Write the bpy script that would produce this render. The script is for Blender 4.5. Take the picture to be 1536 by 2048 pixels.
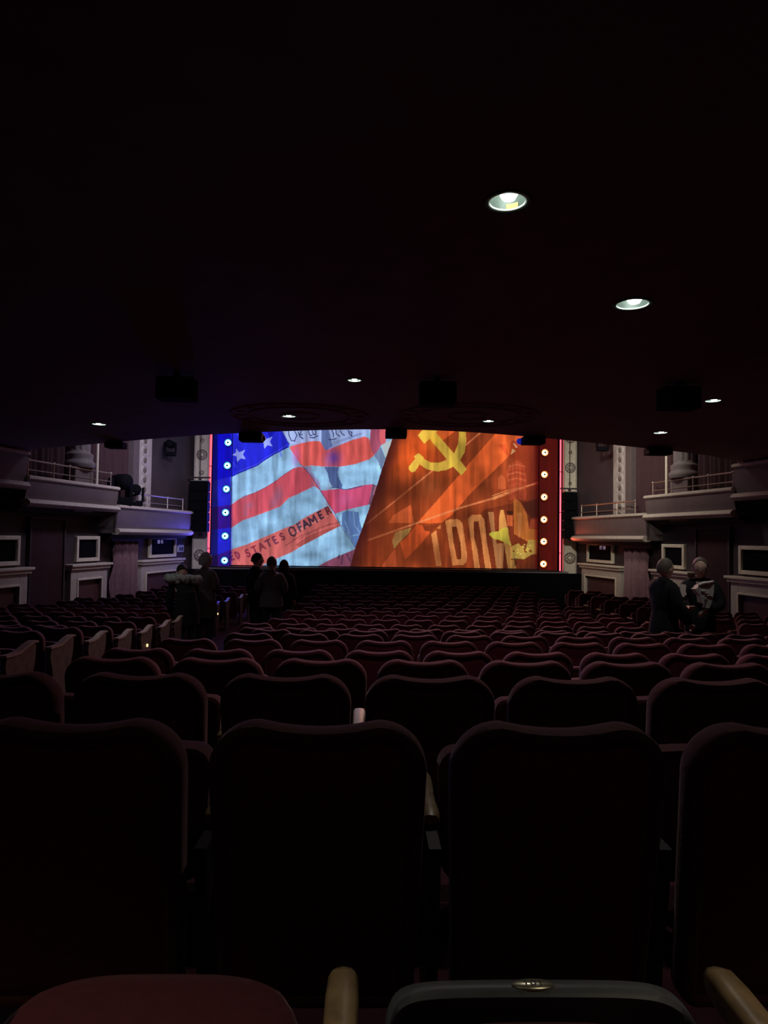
import bpy, bmesh, math, random
import numpy as np
from mathutils import Vector, Matrix, noise
from math import sin, cos, pi, radians, atan2, sqrt
random.seed(7); rng = np.random.default_rng(5)
for o in list(bpy.data.objects): bpy.data.objects.remove(o)
S = bpy.context.scene; C = S.collection
# ------------------------------------------------------------------ camera
F = 1400.0; CZ = 1.2
yaw, pitch, roll = radians(1.35), radians(2.05), radians(0.8)
fw = Vector((sin(yaw)*cos(pitch), cos(yaw)*cos(pitch), sin(pitch)))
r0 = Vector((cos(yaw), -sin(yaw), 0)); u0 = r0.cross(fw)
rt = r0*cos(roll) + u0*sin(roll); up = u0*cos(roll) - r0*sin(roll)
cd = bpy.data.cameras.new('camera'); cam = bpy.data.objects.new('camera', cd); C.objects.link(cam)
cam.matrix_world = Matrix(((rt.x, up.x, -fw.x, 0), (rt.y, up.y, -fw.y, 0), (rt.z, up.z, -fw.z, CZ), (0, 0, 0, 1)))
cd.sensor_fit = 'VERTICAL'; cd.sensor_height = 36; cd.lens = F/2048*36; cd.clip_start = .02; cd.clip_end = 200
S.camera = cam
def proj(X, Y, Z):
    p = Vector((X, Y, Z-CZ)); d = p.dot(fw)
    return 768+F*p.dot(rt)/d, 1024-F*p.dot(up)/d
def W(px, py, Y):                      # point seen at a pixel, at depth Y
    v = fw + rt*((px-768)/F) - up*((py-1024)/F); t = Y/v.y
    return Vector((v.x*t, Y, CZ+v.z*t))
# ------------------------------------------------------------------ world, lights, exposure
w = bpy.data.worlds.new('world'); S.world = w; w.use_nodes = True
w.node_tree.nodes['Background'].inputs[0].default_value = (.30, .24, .42, 1)
w.node_tree.nodes['Background'].inputs[1].default_value = .004
S.view_settings.view_transform = 'Standard'; S.view_settings.look = 'None'
S.view_settings.exposure = 0; S.view_settings.gamma = 1; S.view_settings.use_curve_mapping = False
def area(name, loc, target, size, energy, col, sy=None, spread=180):
    l = bpy.data.lights.new(name, 'AREA'); l.energy = energy; l.color = col; l.size = size; l.spread = radians(spread)
    if sy: l.shape = 'RECTANGLE'; l.size_y = sy
    o = bpy.data.objects.new(name, l); C.objects.link(o); o.location = loc
    o.rotation_euler = (Vector(target)-Vector(loc)).to_track_quat('-Z', 'Y').to_euler(); return o
HOUSE = 16
area('house_light', (.6, 18.5, 8.3), (.6, 18.4, 0), 6, HOUSE, (1, .86, .86), 3)
area('front_fill_left', (-2.5, 13.2, 4.6), (-6.4, 23.0, 2.9), .5, 26, (.80, .74, 1.0), .5, 50)  # this pair is unseen, added to brighten the proscenium sides
area('front_fill_right', (3.7, 13.2, 4.6), (7.6, 23.0, 2.9), .5, 30, (1, .93, .82), .5, 50)
area('box_fill_left', (-2.5, 16.5, 6.5), (-7.2, 19, 2.2), .8, 44, (.80, .74, 1.0), .8, 85)  # two more added fill lamps, out of view, to lift walls and boxes
area('box_fill_right', (3.7, 16.5, 6.5), (8.4, 19, 2.2), .8, 38, (1, .88, .78), .8, 85)
area('stage_wash_light_blue', (-5.0, 23.4, .9), (-5.75, 22.2, 1.55), .25, 5, (.12, .10, 1), .25, 60)
area('stage_wash_light_red', (6.3, 23.4, .9), (6.95, 22.2, 1.55), .25, 2.0, (1, .16, .08), .25, 60)
area('portal_lamp_glow_light', (-5.05, 23.95, 1.6), (-4.2, 8, -.5), .25, 22, (.03, .04, 1), 2.4, 140)
area('curtain_glow_fill_left', (-2.6, 23.6, 6.5), (-1.5, 6, -.2), 2, 26, (.36, .26, 1), .6, 60)  # added pair with no real fitting, imitates the curtain's glow on the house
area('curtain_glow_fill_right', (3.6, 23.6, 6.5), (2.0, 6, -.2), 2, 80, (1, .42, .36), .6, 60)
# ------------------------------------------------------------------ materials
def lin(c):
    return tuple(((x/255)/12.92 if x/255 <= .04045 else ((x/255+.055)/1.055)**2.4) for x in c)
MATS = {}
def mat(name, col, rough=.7, metal=0, emit=None, es=0, noise_amt=.12, nscale=20, bump=0, sheen=0, spec=.3):
    m = bpy.data.materials.new(name); m.use_nodes = True; nt = m.node_tree; b = nt.nodes['Principled BSDF']
    b.inputs['Roughness'].default_value = rough; b.inputs['Metallic'].default_value = metal
    b.inputs['Specular IOR Level'].default_value = spec
    if sheen:
        b.inputs['Sheen Weight'].default_value = sheen; b.inputs['Sheen Roughness'].default_value = .4
        b.inputs['Sheen Tint'].default_value = (.85, .55, .60, 1)
    if noise_amt or bump:
        tc = nt.nodes.new('ShaderNodeTexCoord'); n = nt.nodes.new('ShaderNodeTexNoise'); n.inputs['Scale'].default_value = nscale
        n.inputs['Detail'].default_value = 4; nt.links.new(tc.outputs['Object'], n.inputs['Vector'])
        mr = nt.nodes.new('ShaderNodeMapRange'); mr.inputs[3].default_value = 1-noise_amt*1.5; mr.inputs[4].default_value = 1+noise_amt*1.5
        nt.links.new(n.outputs[0], mr.inputs[0])
        mx = nt.nodes.new('ShaderNodeMix'); mx.data_type = 'RGBA'; mx.blend_type = 'MULTIPLY'; mx.inputs[0].default_value = 1
        mx.inputs[6].default_value = (*col, 1); nt.links.new(mr.outputs[0], mx.inputs[7]); nt.links.new(mx.outputs[2], b.inputs['Base Color'])
        if bump:
            bp = nt.nodes.new('ShaderNodeBump'); bp.inputs['Strength'].default_value = bump; bp.inputs['Distance'].default_value = .01
            nt.links.new(n.outputs[0], bp.inputs['Height']); nt.links.new(bp.outputs[0], b.inputs['Normal'])
    else: b.inputs['Base Color'].default_value = (*col, 1)
    if emit: b.inputs['Emission Color'].default_value = (*emit, 1); b.inputs['Emission Strength'].default_value = es
    MATS[name] = m; return m
M = dict(
 velvet=mat('velvet', (.085, .013, .020), .85, nscale=60, noise_amt=.2, bump=.15, sheen=.32),
 velvet_rear=mat('velvet_rear', (.13, .014, .030), .8, nscale=60, noise_amt=.2, sheen=.1),
 wood=mat('armrest_wood', (.30, .20, .11), .38, nscale=30, noise_amt=.5, spec=.5),
 pale_wood=mat('worn_wood', (.75, .62, .55), .5),  # paler wood colour for a single armrest
 iron=mat('seat_iron', (.05, .04, .045), .45, metal=.4),
 steel=mat('steel', (.6, .6, .58), .3, metal=1, noise_amt=0),
 pan=mat('seat_pan_grey', (.16, .16, .17), .45, nscale=30),
 plate=mat('plate_brass', (.75, .68, .5), .28, metal=.8, nscale=40, noise_amt=.3),
 endpanel=mat('end_panel_paint', (.125, .098, .10), .55, nscale=9, noise_amt=.45, bump=.3),
 cap=mat('end_panel_cap', (.45, .36, .33), .4),
 ledlamp=mat('aisle_lamp', (1, .8, .4), .5, emit=(1, .62, .22), es=3, noise_amt=0),
 carpet=mat('carpet', (.06, .012, .02), .95, nscale=30, noise_amt=.3),
 ceil=mat('ceiling_plaster', (.28, .17, .21), .8, nscale=3, noise_amt=.15),
 wall=mat('wall_plaster', (.065, .047, .054), .75, nscale=3, noise_amt=.2),
 soffit=mat('soffit_shade', (.03, .022, .026), .8),  # darkened so the colour carries the shade under the boxes
 wallred=mat('wall_red_damask', (.045, .018, .021), .8, nscale=4, noise_amt=.2),
 cream=mat('cream_moulding', (.80, .74, .58), .6, nscale=8, noise_amt=.15),
 creamdk=mat('cream_moulding_dark', (.56, .50, .42), .6, nscale=8, noise_amt=.15),  # darker tone of the same cream
 panel=mat('panel_maroon', (.11, .05, .052), .5, nscale=6),
 ornament=mat('ornament_relief', (.17, .13, .11), .6, nscale=40, noise_amt=.3),
 boxfront=mat('box_front_plaster', (.135, .105, .105), .6, nscale=5, noise_amt=.15),
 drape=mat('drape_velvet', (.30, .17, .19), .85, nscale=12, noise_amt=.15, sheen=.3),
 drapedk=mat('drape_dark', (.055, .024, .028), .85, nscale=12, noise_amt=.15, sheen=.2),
 stone=mat('column_stone', (.20, .17, .165), .6, nscale=10),
 stripcream=mat('strip_cream', (.48, .43, .40), .6, nscale=10),
 black=mat('black_paint', (.004, .004, .006), .85, noise_amt=.1, spec=.08),
 stagefl=mat('stage_floor', (.22, .20, .20), .35, noise_amt=.2, nscale=6),
 brass=mat('rail_brass', (.42, .36, .30), .38, metal=.8),
 glass=mat('lens_glass', (.02, .03, .1), .08, spec=1, noise_amt=0),
 neon=mat('neon_pink', (1, .2, .25), .4, emit=(1, .075, .12), es=2.6, noise_amt=0),
 bulb_blue=mat('bulb_cyan', (.5, .9, 1), .4, emit=(.22, .85, 1), es=5, noise_amt=0),
 bulb_warm=mat('bulb_warm', (1, .8, .5), .4, emit=(1, .62, .26), es=4.5, noise_amt=0),
 halo_blue=mat('reflector_blue', (.1, .2, .9), .3, emit=(.01, .06, .9), es=1.0, noise_amt=0),
 halo_warm=mat('reflector_copper', (.6, .16, .05), .3, noise_amt=0),
 lamp=mat('downlight_lamp', (1, 1, 1), .4, emit=(.80, 1, .86), es=14, noise_amt=0),
 can=mat('downlight_reflector', (.065, .075, .07), .4, spec=.6, noise_amt=.05),
 lip=mat('downlight_lip_highlight', (.8, .85, .82), .3, noise_amt=0),  # trim lip coloured pale to paint its ring highlight
 trim=mat('downlight_trim', (.06, .06, .055), .5, noise_amt=.1),
 yellow=mat('yellow_label', (.85, .65, .12), .6, noise_amt=0),
 white=mat('white_plastic', (.7, .7, .7), .5, noise_amt=0),
 sign=mat('sign_letters', (.3, .3, .3), .5, emit=(.42, .36, .55), es=.45, noise_amt=0),
 skin=mat('skin', (.62, .42, .33), .55, noise_amt=.05),
 hairgrey=mat('hair_grey', (.36, .34, .36), .7, nscale=70, noise_amt=.5, bump=.6),
 hairdk=mat('hair_dark', (.02, .014, .012), .6, nscale=70, noise_amt=.4, bump=.4),
 hairbr=mat('hair_brown', (.13, .105, .09), .6, nscale=70, noise_amt=.4, bump=.4),
 coatblk=mat('cloth_black', (.012, .012, .015), .9, nscale=30, bump=.2),
 coatgrey=mat('cloth_grey', (.10, .095, .12), .9, nscale=30, bump=.2),
 coatplum=mat('cloth_plum', (.085, .06, .07), .9, nscale=24, bump=.2),
 shirt=mat('cloth_white', (.55, .5, .5), .8, noise_amt=.05),
 jeans=mat('cloth_trousers', (.03, .03, .04), .9),
 fur=mat('fur_grey', (.42, .45, .47), .95, nscale=55, noise_amt=.6, bump=1),
 bag=mat('bag_pale', (.62, .62, .60), .35, nscale=10, noise_amt=.3),
 shoe=mat('shoe_black', (.01, .01, .01), .5, noise_amt=0),
 paper=mat('paper', (.8, .78, .74), .7, noise_amt=.03),
 eye=mat('eye_white', (.7, .7, .7), .3, noise_amt=0), lens=mat('spectacles', (.02, .02, .02), .3, noise_amt=0))
# ------------------------------------------------------------------ helpers
def mesh_obj(name, verts, faces, m, parent=None, smooth=False):
    me = bpy.data.meshes.new(name); me.from_pydata([tuple(v) for v in verts], [], faces); me.materials.append(m)
    if smooth: me.polygons.foreach_set('use_smooth', [True]*len(me.polygons))
    me.update(); o = bpy.data.objects.new(name, me); C.objects.link(o)
    if parent: o.parent = parent
    return o
class MB:
    def __init__(s): s.v = []; s.f = []
    def add(s, v, f):
        n = len(s.v); s.v += [Vector(p) for p in v]; s.f += [tuple(i+n for i in q) for q in f]; return s
    def box(s, x0, x1, y0, y1, z0, z1, b=0):
        if b <= 0:
            return s.add([(x0,y0,z0),(x1,y0,z0),(x1,y1,z0),(x0,y1,z0),(x0,y0,z1),(x1,y0,z1),(x1,y1,z1),(x0,y1,z1)],
                         [(3,2,1,0),(4,5,6,7),(0,1,5,4),(1,2,6,5),(2,3,7,6),(3,0,4,7)])
        bm = bmesh.new(); bmesh.ops.create_cube(bm, size=1)
        for v in bm.verts: v.co = Vector(((x0+x1)/2+v.co.x*(x1-x0), (y0+y1)/2+v.co.y*(y1-y0), (z0+z1)/2+v.co.z*(z1-z0)))
        bmesh.ops.bevel(bm, geom=bm.edges[:], offset=b, segments=2, affect='EDGES', profile=.5)
        bm.verts.index_update(); s.add([v.co for v in bm.verts], [tuple(v.index for v in f.verts) for f in bm.faces]); bm.free(); return s
    def tube(s, pts, r, n=8, caps=True):
        pts = [Vector(p) for p in pts]; rings = []
        for i, p in enumerate(pts):
            t = (pts[min(i+1, len(pts)-1)]-pts[max(i-1, 0)]).normalized()
            a = t.orthogonal().normalized() if abs(t.z) < .95 else Vector((1, 0, 0)); a = (a - t*a.dot(t)).normalized()
            if abs(t.z) < .95: a = Vector((0, 0, 1)).cross(t).normalized()
            b = t.cross(a); rr = r[i] if isinstance(r, (list, tuple)) else r
            rings.append([p+a*cos(2*pi*k/n)*rr+b*sin(2*pi*k/n)*rr for k in range(n)])
        v = [q for R in rings for q in R]; f = []
        for i in range(len(pts)-1):
            for k in range(n): f.append((i*n+k, i*n+(k+1) % n, (i+1)*n+(k+1) % n, (i+1)*n+k))
        if caps: f.append(tuple(range(n))[::-1]); f.append(tuple((len(pts)-1)*n+k for k in range(n)))
        return s.add(v, f)
    def lathe(s, prof, c=(0, 0, 0), n=20, ax='z', caps=True):
        v = []; f = []; m = len(prof)
        for r, z in prof:
            for k in range(n):
                a = 2*pi*k/n; p = (r*cos(a), r*sin(a), z)
                if ax == 'y': p = (p[0], p[2], p[1])
                v.append((c[0]+p[0], c[1]+p[1], c[2]+p[2]))
        for i in range(m-1):
            for k in range(n): f.append((i*n+k, i*n+(k+1) % n, (i+1)*n+(k+1) % n, (i+1)*n+k))
        if caps: f.append(tuple(range(n))[::-1]); f.append(tuple((m-1)*n+k for k in range(n)))
        return s.add(v, f)
    def ball(s, c, r, n=12, m=8):
        v = []; f = []; r = r if isinstance(r, (tuple, list)) else (r, r, r)
        for i in range(m+1):
            th = pi*i/m
            for k in range(n):
                a = 2*pi*k/n; v.append((c[0]+r[0]*sin(th)*cos(a), c[1]+r[1]*sin(th)*sin(a), c[2]+r[2]*cos(th)))
        for i in range(m):
            for k in range(n): f.append((i*n+k, (i+1)*n+k, (i+1)*n+(k+1) % n, i*n+(k+1) % n))
        return s.add(v, f)
    def layers(s, rings, cap0=True, cap1=True):
        n = len(rings[0]); v = [p for R in rings for p in R]; f = []
        for i in range(len(rings)-1):
            for k in range(n): f.append((i*n+k, i*n+(k+1) % n, (i+1)*n+(k+1) % n, (i+1)*n+k))
        if cap0: f.append(tuple(range(n))[::-1])
        if cap1: f.append(tuple((len(rings)-1)*n+k for k in range(n)))
        return s.add(v, f)
    def move(s, x, y, k):
        s.v = [Vector((x+v.x*k, y+v.y*k, v.z)) for v in s.v]; return s
    def build(s, name, m, parent=None, smooth=False, xf=None):
        vs = [xf(v) for v in s.v] if xf else s.v
        o = mesh_obj(name, vs, s.f, m, parent, smooth)
        bm = bmesh.new(); bm.from_mesh(o.data); bmesh.ops.remove_doubles(bm, verts=bm.verts, dist=1e-6)
        bmesh.ops.recalc_face_normals(bm, faces=bm.faces); bm.to_mesh(o.data); bm.free()
        if smooth:
            o.data.polygons.foreach_set('use_smooth', [True]*len(o.data.polygons)); o.data.set_sharp_from_angle(angle=radians(50))
        return o
def tag(o, label=None, cat=None, group=None, kind=None):
    for k, v in (('label', label), ('category', cat), ('group', group), ('kind', kind)):
        if v: o[k] = v
    return o
def thing(name, label, cat, loc=(0, 0, 0), rz=0, group=None):
    o = bpy.data.objects.new(name, None); C.objects.link(o); o.location = loc; o.rotation_euler = (0, 0, rz); o.empty_display_size = .1
    return tag(o, label, cat, group)
def struct(o): o['kind'] = 'structure'; return o
def text_part(body, name, m, parent, size, mtx, depth=.002):
    cu = bpy.data.curves.new(name, 'FONT'); cu.body = body; cu.size = size; cu.extrude = depth; cu.align_x = 'CENTER'; cu.align_y = 'CENTER'
    t = bpy.data.objects.new('tmp', cu); C.objects.link(t); bpy.context.view_layer.update()
    me = bpy.data.meshes.new_from_object(t.evaluated_get(bpy.context.evaluated_depsgraph_get())); bpy.data.objects.remove(t)
    me.transform(mtx); me.materials.clear(); me.materials.append(m); me.name = name
    o = bpy.data.objects.new(name, me); C.objects.link(o); o.parent = parent; return o
def copy_tree(o, parent=None):
    c = o.copy(); C.objects.link(c)
    if parent: c.parent = parent
    for ch in KIDS(o): copy_tree(ch, c)
    return c
def KIDS(o): return list(o.children)
# ------------------------------------------------------------------ floor profile (rake)
FD = [-3, 0, .7, 1.55, 2.6, 3.62, 4.67, 5.7, 6.75, 7.79, 8.4, 10.2, 12.2, 14.2, 16.2, 30]
FZ = [0, 0, 0, -.068, -.17, -.29, -.415, -.50, -.595, -.69, -.78, -.91, -1.0, -1.085, -1.13, -1.15]
def fz(d): return float(np.interp(d, FD, FZ))
SX = .6   # stage centre line
WL = [(-8.2, -2.6), (-7.92, 14.), (-5.97, 24.)]; WR = [(9.2, -2.6), (8.75, 14.), (7.17, 24.)]
def wallx(side, y):
    P = WL if side < 0 else WR
    return float(np.interp(y, [p[1] for p in P], [p[0] for p in P]))
ys = list(np.linspace(-2.6, 24.2, 60)); mb = MB(); v = []; f = []
for y in ys: v += [(wallx(-1, y), y, fz(y)), (wallx(1, y), y, fz(y))]
f = [(2*i, 2*i+1, 2*i+3, 2*i+2) for i in range(len(ys)-1)]
fl = MB().add(v, f).add([(a[0], a[1], a[2]-.3) for a in v], [q[::-1] for q in f]).build('floor', M['carpet']); struct(fl)
ZT = 8.6
for side, nm, P in ((-1, 'left', WL), (1, 'right', WR)):
    mb = MB()
    for (xa, ya), (xb, yb) in zip(P[:-1], P[1:]):
        t = .3*side
        mb.add([(xa, ya, -1.5), (xb, yb, -1.5), (xb, yb, ZT), (xa, ya, ZT), (xa+t, ya, -1.5), (xb+t, yb, -1.5), (xb+t, yb, ZT), (xa+t, ya, ZT)],
               [(0,1,2,3),(4,5,6,7),(0,1,5,4),(1,2,6,5),(2,3,7,6),(3,0,4,7)])
    struct(mb.build('wall_'+nm, M['wall']))
struct(MB().box(-8.5, 9.5, -2.9, -2.6, -.3, 3.2).build('wall_back', M['wallred']))
# front wall around the proscenium opening, plus the roof of the tall auditorium ahead of the balcony
NLX, NRX = -5.37, 6.64
struct(MB().box(-6.6, -5.46, 24.0, 24.3, -1.5, ZT).box(6.73, 7.8, 24.0, 24.3, -1.5, ZT).box(-5.46, 6.73, 24.0, 24.3, 6.2, ZT).build('wall_front', M['wall']))
struct(MB().box(-9, 10, 10.5, 24.5, ZT, ZT+.2).build('trim_roof', M['ceil']))
# stage
st = thing('stage', 'black stage platform with a pale lit lip below the show curtain', 'stage', (SX, 24, -1.15)); st['kind'] = 'structure'; del st['category']
stf = MB().box(-5.46-SX, 6.73-SX, -.75, 3, 1.15, 1.27).build('stage_deck', M['stagefl'], st)
MB().box(-6.1-SX, 7.2-SX, -.80, -.72, 0, 1.22).build('stage_riser', M['black'], st)
mb = MB().box(-5.3-SX, 6.5-SX, -.71, -.66, 1.27, 1.30); mb.build('lip', M['black'], st)
# ------------------------------------------------------------------ show curtain picture
PX0, PX1, PY0, PY1, SS = 424., 1120., 780., 1142., 2
NX = int((PX1-PX0)*SS); NY = int((PY1-PY0)*SS)
gx, gy = np.meshgrid(PX0+(np.arange(NX)+.5)/SS, PY0+(np.arange(NY)+.5)/SS)
img = np.zeros((NY, NX, 3), np.float32)
def inside(poly):
    p = np.array(poly, float); x0, y0 = p.min(0); x1, y1 = p.max(0)
    a = max(0, int((x0-PX0)*SS)-1); b = min(NX, int((x1-PX0)*SS)+2); c = max(0, int((y0-PY0)*SS)-1); d = min(NY, int((y1-PY0)*SS)+2)
    if a >= b or c >= d: return None
    X = gx[c:d, a:b]; Y = gy[c:d, a:b]; m = np.zeros(X.shape, bool)
    for (xa, ya), (xb, yb) in zip(p, np.roll(p, -1, 0)):
        if ya == yb: continue
        m ^= ((ya > Y) != (yb > Y)) & (X < (xb-xa)*(Y-ya)/(yb-ya)+xa)
    return slice(c, d), slice(a, b), m
def poly(col, pts, alpha=1.):
    r = inside(pts)
    if r is None: return
    ys_, xs_, m = r; sub = img[ys_, xs_]; sub[m] = sub[m]*(1-alpha)+np.array(col, np.float32)*alpha
def z(ox, oy, pts): return [(ox+a/7.68, oy+b/7.68) for a, b in pts]
def zA(*p): return z(420, 850, p)
def zB(*p): return z(600, 850, p)
def zC(*p): return z(420, 990, p)
def zD(*p): return z(600, 990, p)
def zE(*p): return z(760, 850, p)
def zF(*p): return z(940, 850, p)
def zG(*p): return z(720, 990, p)
def zH(*p): return z(920, 990, p)
def line(col, pts, wd, alpha=1.):
    xs_ = [p[0] for p in pts]; ys_ = [p[1] for p in pts]
    a = max(0, int((min(xs_)-wd-PX0)*SS)); b = min(NX, int((max(xs_)+wd-PX0)*SS)+2)
    c = max(0, int((min(ys_)-wd-PY0)*SS)); d = min(NY, int((max(ys_)+wd-PY0)*SS)+2)
    if a >= b or c >= d: return
    X = gx[c:d, a:b]; Y = gy[c:d, a:b]; K = np.zeros(X.shape, np.float32)
    for (xa, ya), (xb, yb) in zip(pts[:-1], pts[1:]):
        dx, dy = xb-xa, yb-ya; L = dx*dx+dy*dy+1e-9
        t = np.clip(((X-xa)*dx+(Y-ya)*dy)/L, 0, 1); D = np.hypot(X-xa-t*dx, Y-ya-t*dy)
        K = np.maximum(K, np.clip((wd/2-D)*2+.5, 0, 1)*alpha)
    K = K[..., None]; img[c:d, a:b] = img[c:d, a:b]*(1-K)+np.array(col, np.float32)*K
def blob(col, cx, cy, rx, ry, alpha):
    k = (np.exp(-(((gx-cx)/rx)**2+((gy-cy)/ry)**2))*alpha)[..., None].astype(np.float32)
    img[:] = img*(1-k)+np.array(col, np.float32)*k
def vnoise(sx, sy, seed, det=3):
    r = np.random.default_rng(seed); out = np.zeros((NY, NX), np.float32); amp = 1; tot = 0
    for o in range(det):
        g = r.random((int((PY1-PY0)/sy)+3, int((PX1-PX0)/sx)+3)).astype(np.float32)
        u = (gx-PX0)/sx; v_ = (gy-PY0)/sy; i = u.astype(int); j = v_.astype(int); a = u-i; b = v_-j; a = a*a*(3-2*a); b = b*b*(3-2*b)
        out += amp*((g[j, i]*(1-a)+g[j, i+1]*a)*(1-b)+(g[j+1, i]*(1-a)+g[j+1, i+1]*a)*b); tot += amp; amp *= .5; sx /= 2; sy /= 2
    return out/tot
# left half: flag
img[:] = (150, 198, 236)
dots = ((np.sin((gx+gy*.6)*2.1)*np.sin((gy-gx*.6)*2.1)) > .55); img[dots] *= .90
n1 = vnoise(38, 22, 3); img *= (.74+.46*n1)[..., None]
poly((38, 44, 222), [(424, 770), (540, 770), (560, 850), (566, 864), (579, 888), (577, 894), (550, 907), (528, 921), (515, 931), (493, 940), (477, 946), (464, 953), (424, 962)])
for i in range(26):
    a, b = rng.uniform(440, 560), rng.uniform(800, 940)
    if b < 945-(a-440)*.35: line((75, 80, 245) if i % 2 else (14, 14, 170), [(a, b), (a+rng.uniform(-3, 5), b+rng.uniform(8, 22))], rng.uniform(2, 5), .45)
line((80, 85, 240), zA((1200, 300), (1000, 420), (830, 520), (730, 600), (560, 665), (440, 715)), 1.5, .8)
line((20, 20, 150), zA((1210, 335), (1000, 440), (830, 545), (730, 620), (560, 690), (440, 740), (340, 790)), 1.6, .9)
ST = (150, 166, 252)
poly(ST, zA((400,355),(445,420),(540,380),(505,450),(550,525),(470,510),(420,570),(412,485),(345,458),(405,420)))
poly(ST, zA((812,130),(860,215),(960,180),(920,255),(960,330),(885,310),(835,365),(825,285),(745,255),(820,225)))
poly(ST, [(474+a, 838+b) for a, b in ((0,-14),(5,-5),(15,-9),(10,1),(15,11),(4,8),(-4,15),(-5,4),(-14,0),(-5,-5))])
poly((165, 186, 238), [(548, 770), (560, 850), (566, 864), (579, 889), (600, 887), (619, 883), (640, 882), (651, 901), (678, 890), (704, 880), (730, 873), (740, 864), (745, 850), (760, 770)])
poly((92, 112, 168), zB((330, 60), (440, 60), (500, 320), (400, 400), (330, 300)), .85)
INK = (42, 46, 95)
for s in (zA((1200,70),(1215,160),(1250,240),(1305,245)), zA((1300,90),(1332,160),(1300,235)), zA((1360,110),(1380,180),(1430,212)), zA((1400,95),(1385,150),(1420,150)),
          zB((0,175),(50,212)), zB((125,80),(150,160),(190,158)), zB((190,90),(205,145),(245,148),(240,85)), zB((150,190),(210,197),(275,165)),
          zB((490,80),(512,130),(515,182)), zB((550,80),(560,140),(612,176)), zB((620,80),(640,130),(682,160)), zB((740,80),(762,140),(800,175),(790,130)), zB((440,222),(490,225),(560,208)),
          zB((770,100),(800,120))): line(INK, s, 1.9, .9)
for k in range(4): line((110, 125, 175), zB((500, 250+k*16), (640, 225+k*10), (820, 160+k*7), (950, 120+k*6)), .8, .6)
line((50, 50, 150), zA((1110, 100), (1170, 230), (1220, 290)), 1.6, .9)
def mottle(seed, base, sx=18, sy=60):
    return base
RED = (226, 96, 92)
poly(RED, [(580, 893), (600, 887), (619, 883), (640, 882), (651, 901), (678, 891), (704, 880), (730, 873), (738, 877), (742, 895), (748, 911), (738, 919), (711, 928), (683, 933), (652, 933), (623, 931), (608, 933), (600, 928), (580, 897)])
blob((118, 70, 168), 667, 916, 14, 17, .95); blob((190, 100, 190), 592, 912, 8, 20, .6); blob((190, 90, 90), 616, 905, 4, 22, .6); blob((205, 130, 200), 655, 922, 8, 14, .4)
poly((172, 84, 112), zB((1100, -200), (1330, -200), (1340, 70), (1330, 210), (1310, 280), (1240, 310), (1200, 400), (1135, 462), (1100, 400), (1070, 250), (1080, 130)))
poly((222, 102, 112), zB((1230, -100), (1330, -100), (1330, 210), (1310, 280), (1245, 305), (1215, 180)))
poly((112, 130, 165), zB((1140, 470), (1240, 330), (1310, 510), (1250, 700), (1200, 560)))
poly((185, 200, 206), zB((1250, 310), (1420, 215), (1400, 330), (1320, 525)))
poly((76, 95, 152), zB((370, 640), (590, 650), (578, 720), (590, 800), (655, 930), (640, 980), (500, 960), (450, 860), (425, 740)), .9)
poly((150, 132, 178), zB((50, 650), (180, 640), (170, 710), (230, 790), (300, 880), (330, 1005), (300, 990), (200, 830), (120, 780)), .9)
poly((206, 84, 100), [(608, 935), (600, 933), (589, 936), (570, 948), (550, 963), (531, 975), (511, 985), (485, 994.5), (477, 999), (462, 1010), (424, 1014), (424, 1060), (464, 1055), (477, 1046), (485, 1041), (511, 1032), (532, 1024), (561, 1013), (567, 1007), (576, 997), (602, 985), (629, 972), (640, 980), (627, 958)])
line((150, 50, 75), [(485, 994), (511, 985), (531, 975), (550, 963), (570, 948), (589, 936)], 1.3, .7)
line((235, 100, 100), [(511, 1030), (532, 1022), (561, 1011), (576, 994)], 2.5, .6)
poly((206, 104, 102), [(656, 1012), (639, 1020), (619.5, 1030), (600, 1041), (589, 1049), (563, 1059), (541, 1069), (518, 1078.5), (493, 1089), (465.5, 1098), (442, 1107), (424, 1112), (424, 1142), (505, 1142), (530, 1128), (550, 1118), (566, 1112), (583, 1104.5), (600, 1094), (629, 1078.5), (656, 1064), (681, 1052), (669, 1031)])
line((120, 60, 66), [(681, 1044), (650, 1052), (600, 1073), (570, 1092)], 1.4, .7); line((238, 160, 150), [(655, 1032), (630, 1044), (600, 1060), (585, 1068)], 1.8, .7)
poly((150, 70, 66), [(681, 1050), (660, 1056), (620, 1070), (590, 1090), (600, 1094), (629, 1078.5), (656, 1064)], .6)
for i in range(16):
    a = rng.uniform(585, 665); b = 1080-(a-585)*.42+rng.uniform(-5, 5); line((130, 60, 60), [(a, b), (a+rng.uniform(2, 8), b-rng.uniform(0, 5))], 1.3, .55)
for i in range(14):
    a = rng.uniform(445, 560); b = 1130-(a-445)*.18+rng.uniform(-7, 5); line((165, 60, 75), [(a, b), (a+rng.uniform(-2, 3), b-rng.uniform(3, 9))], 1.3, .5)
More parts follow.
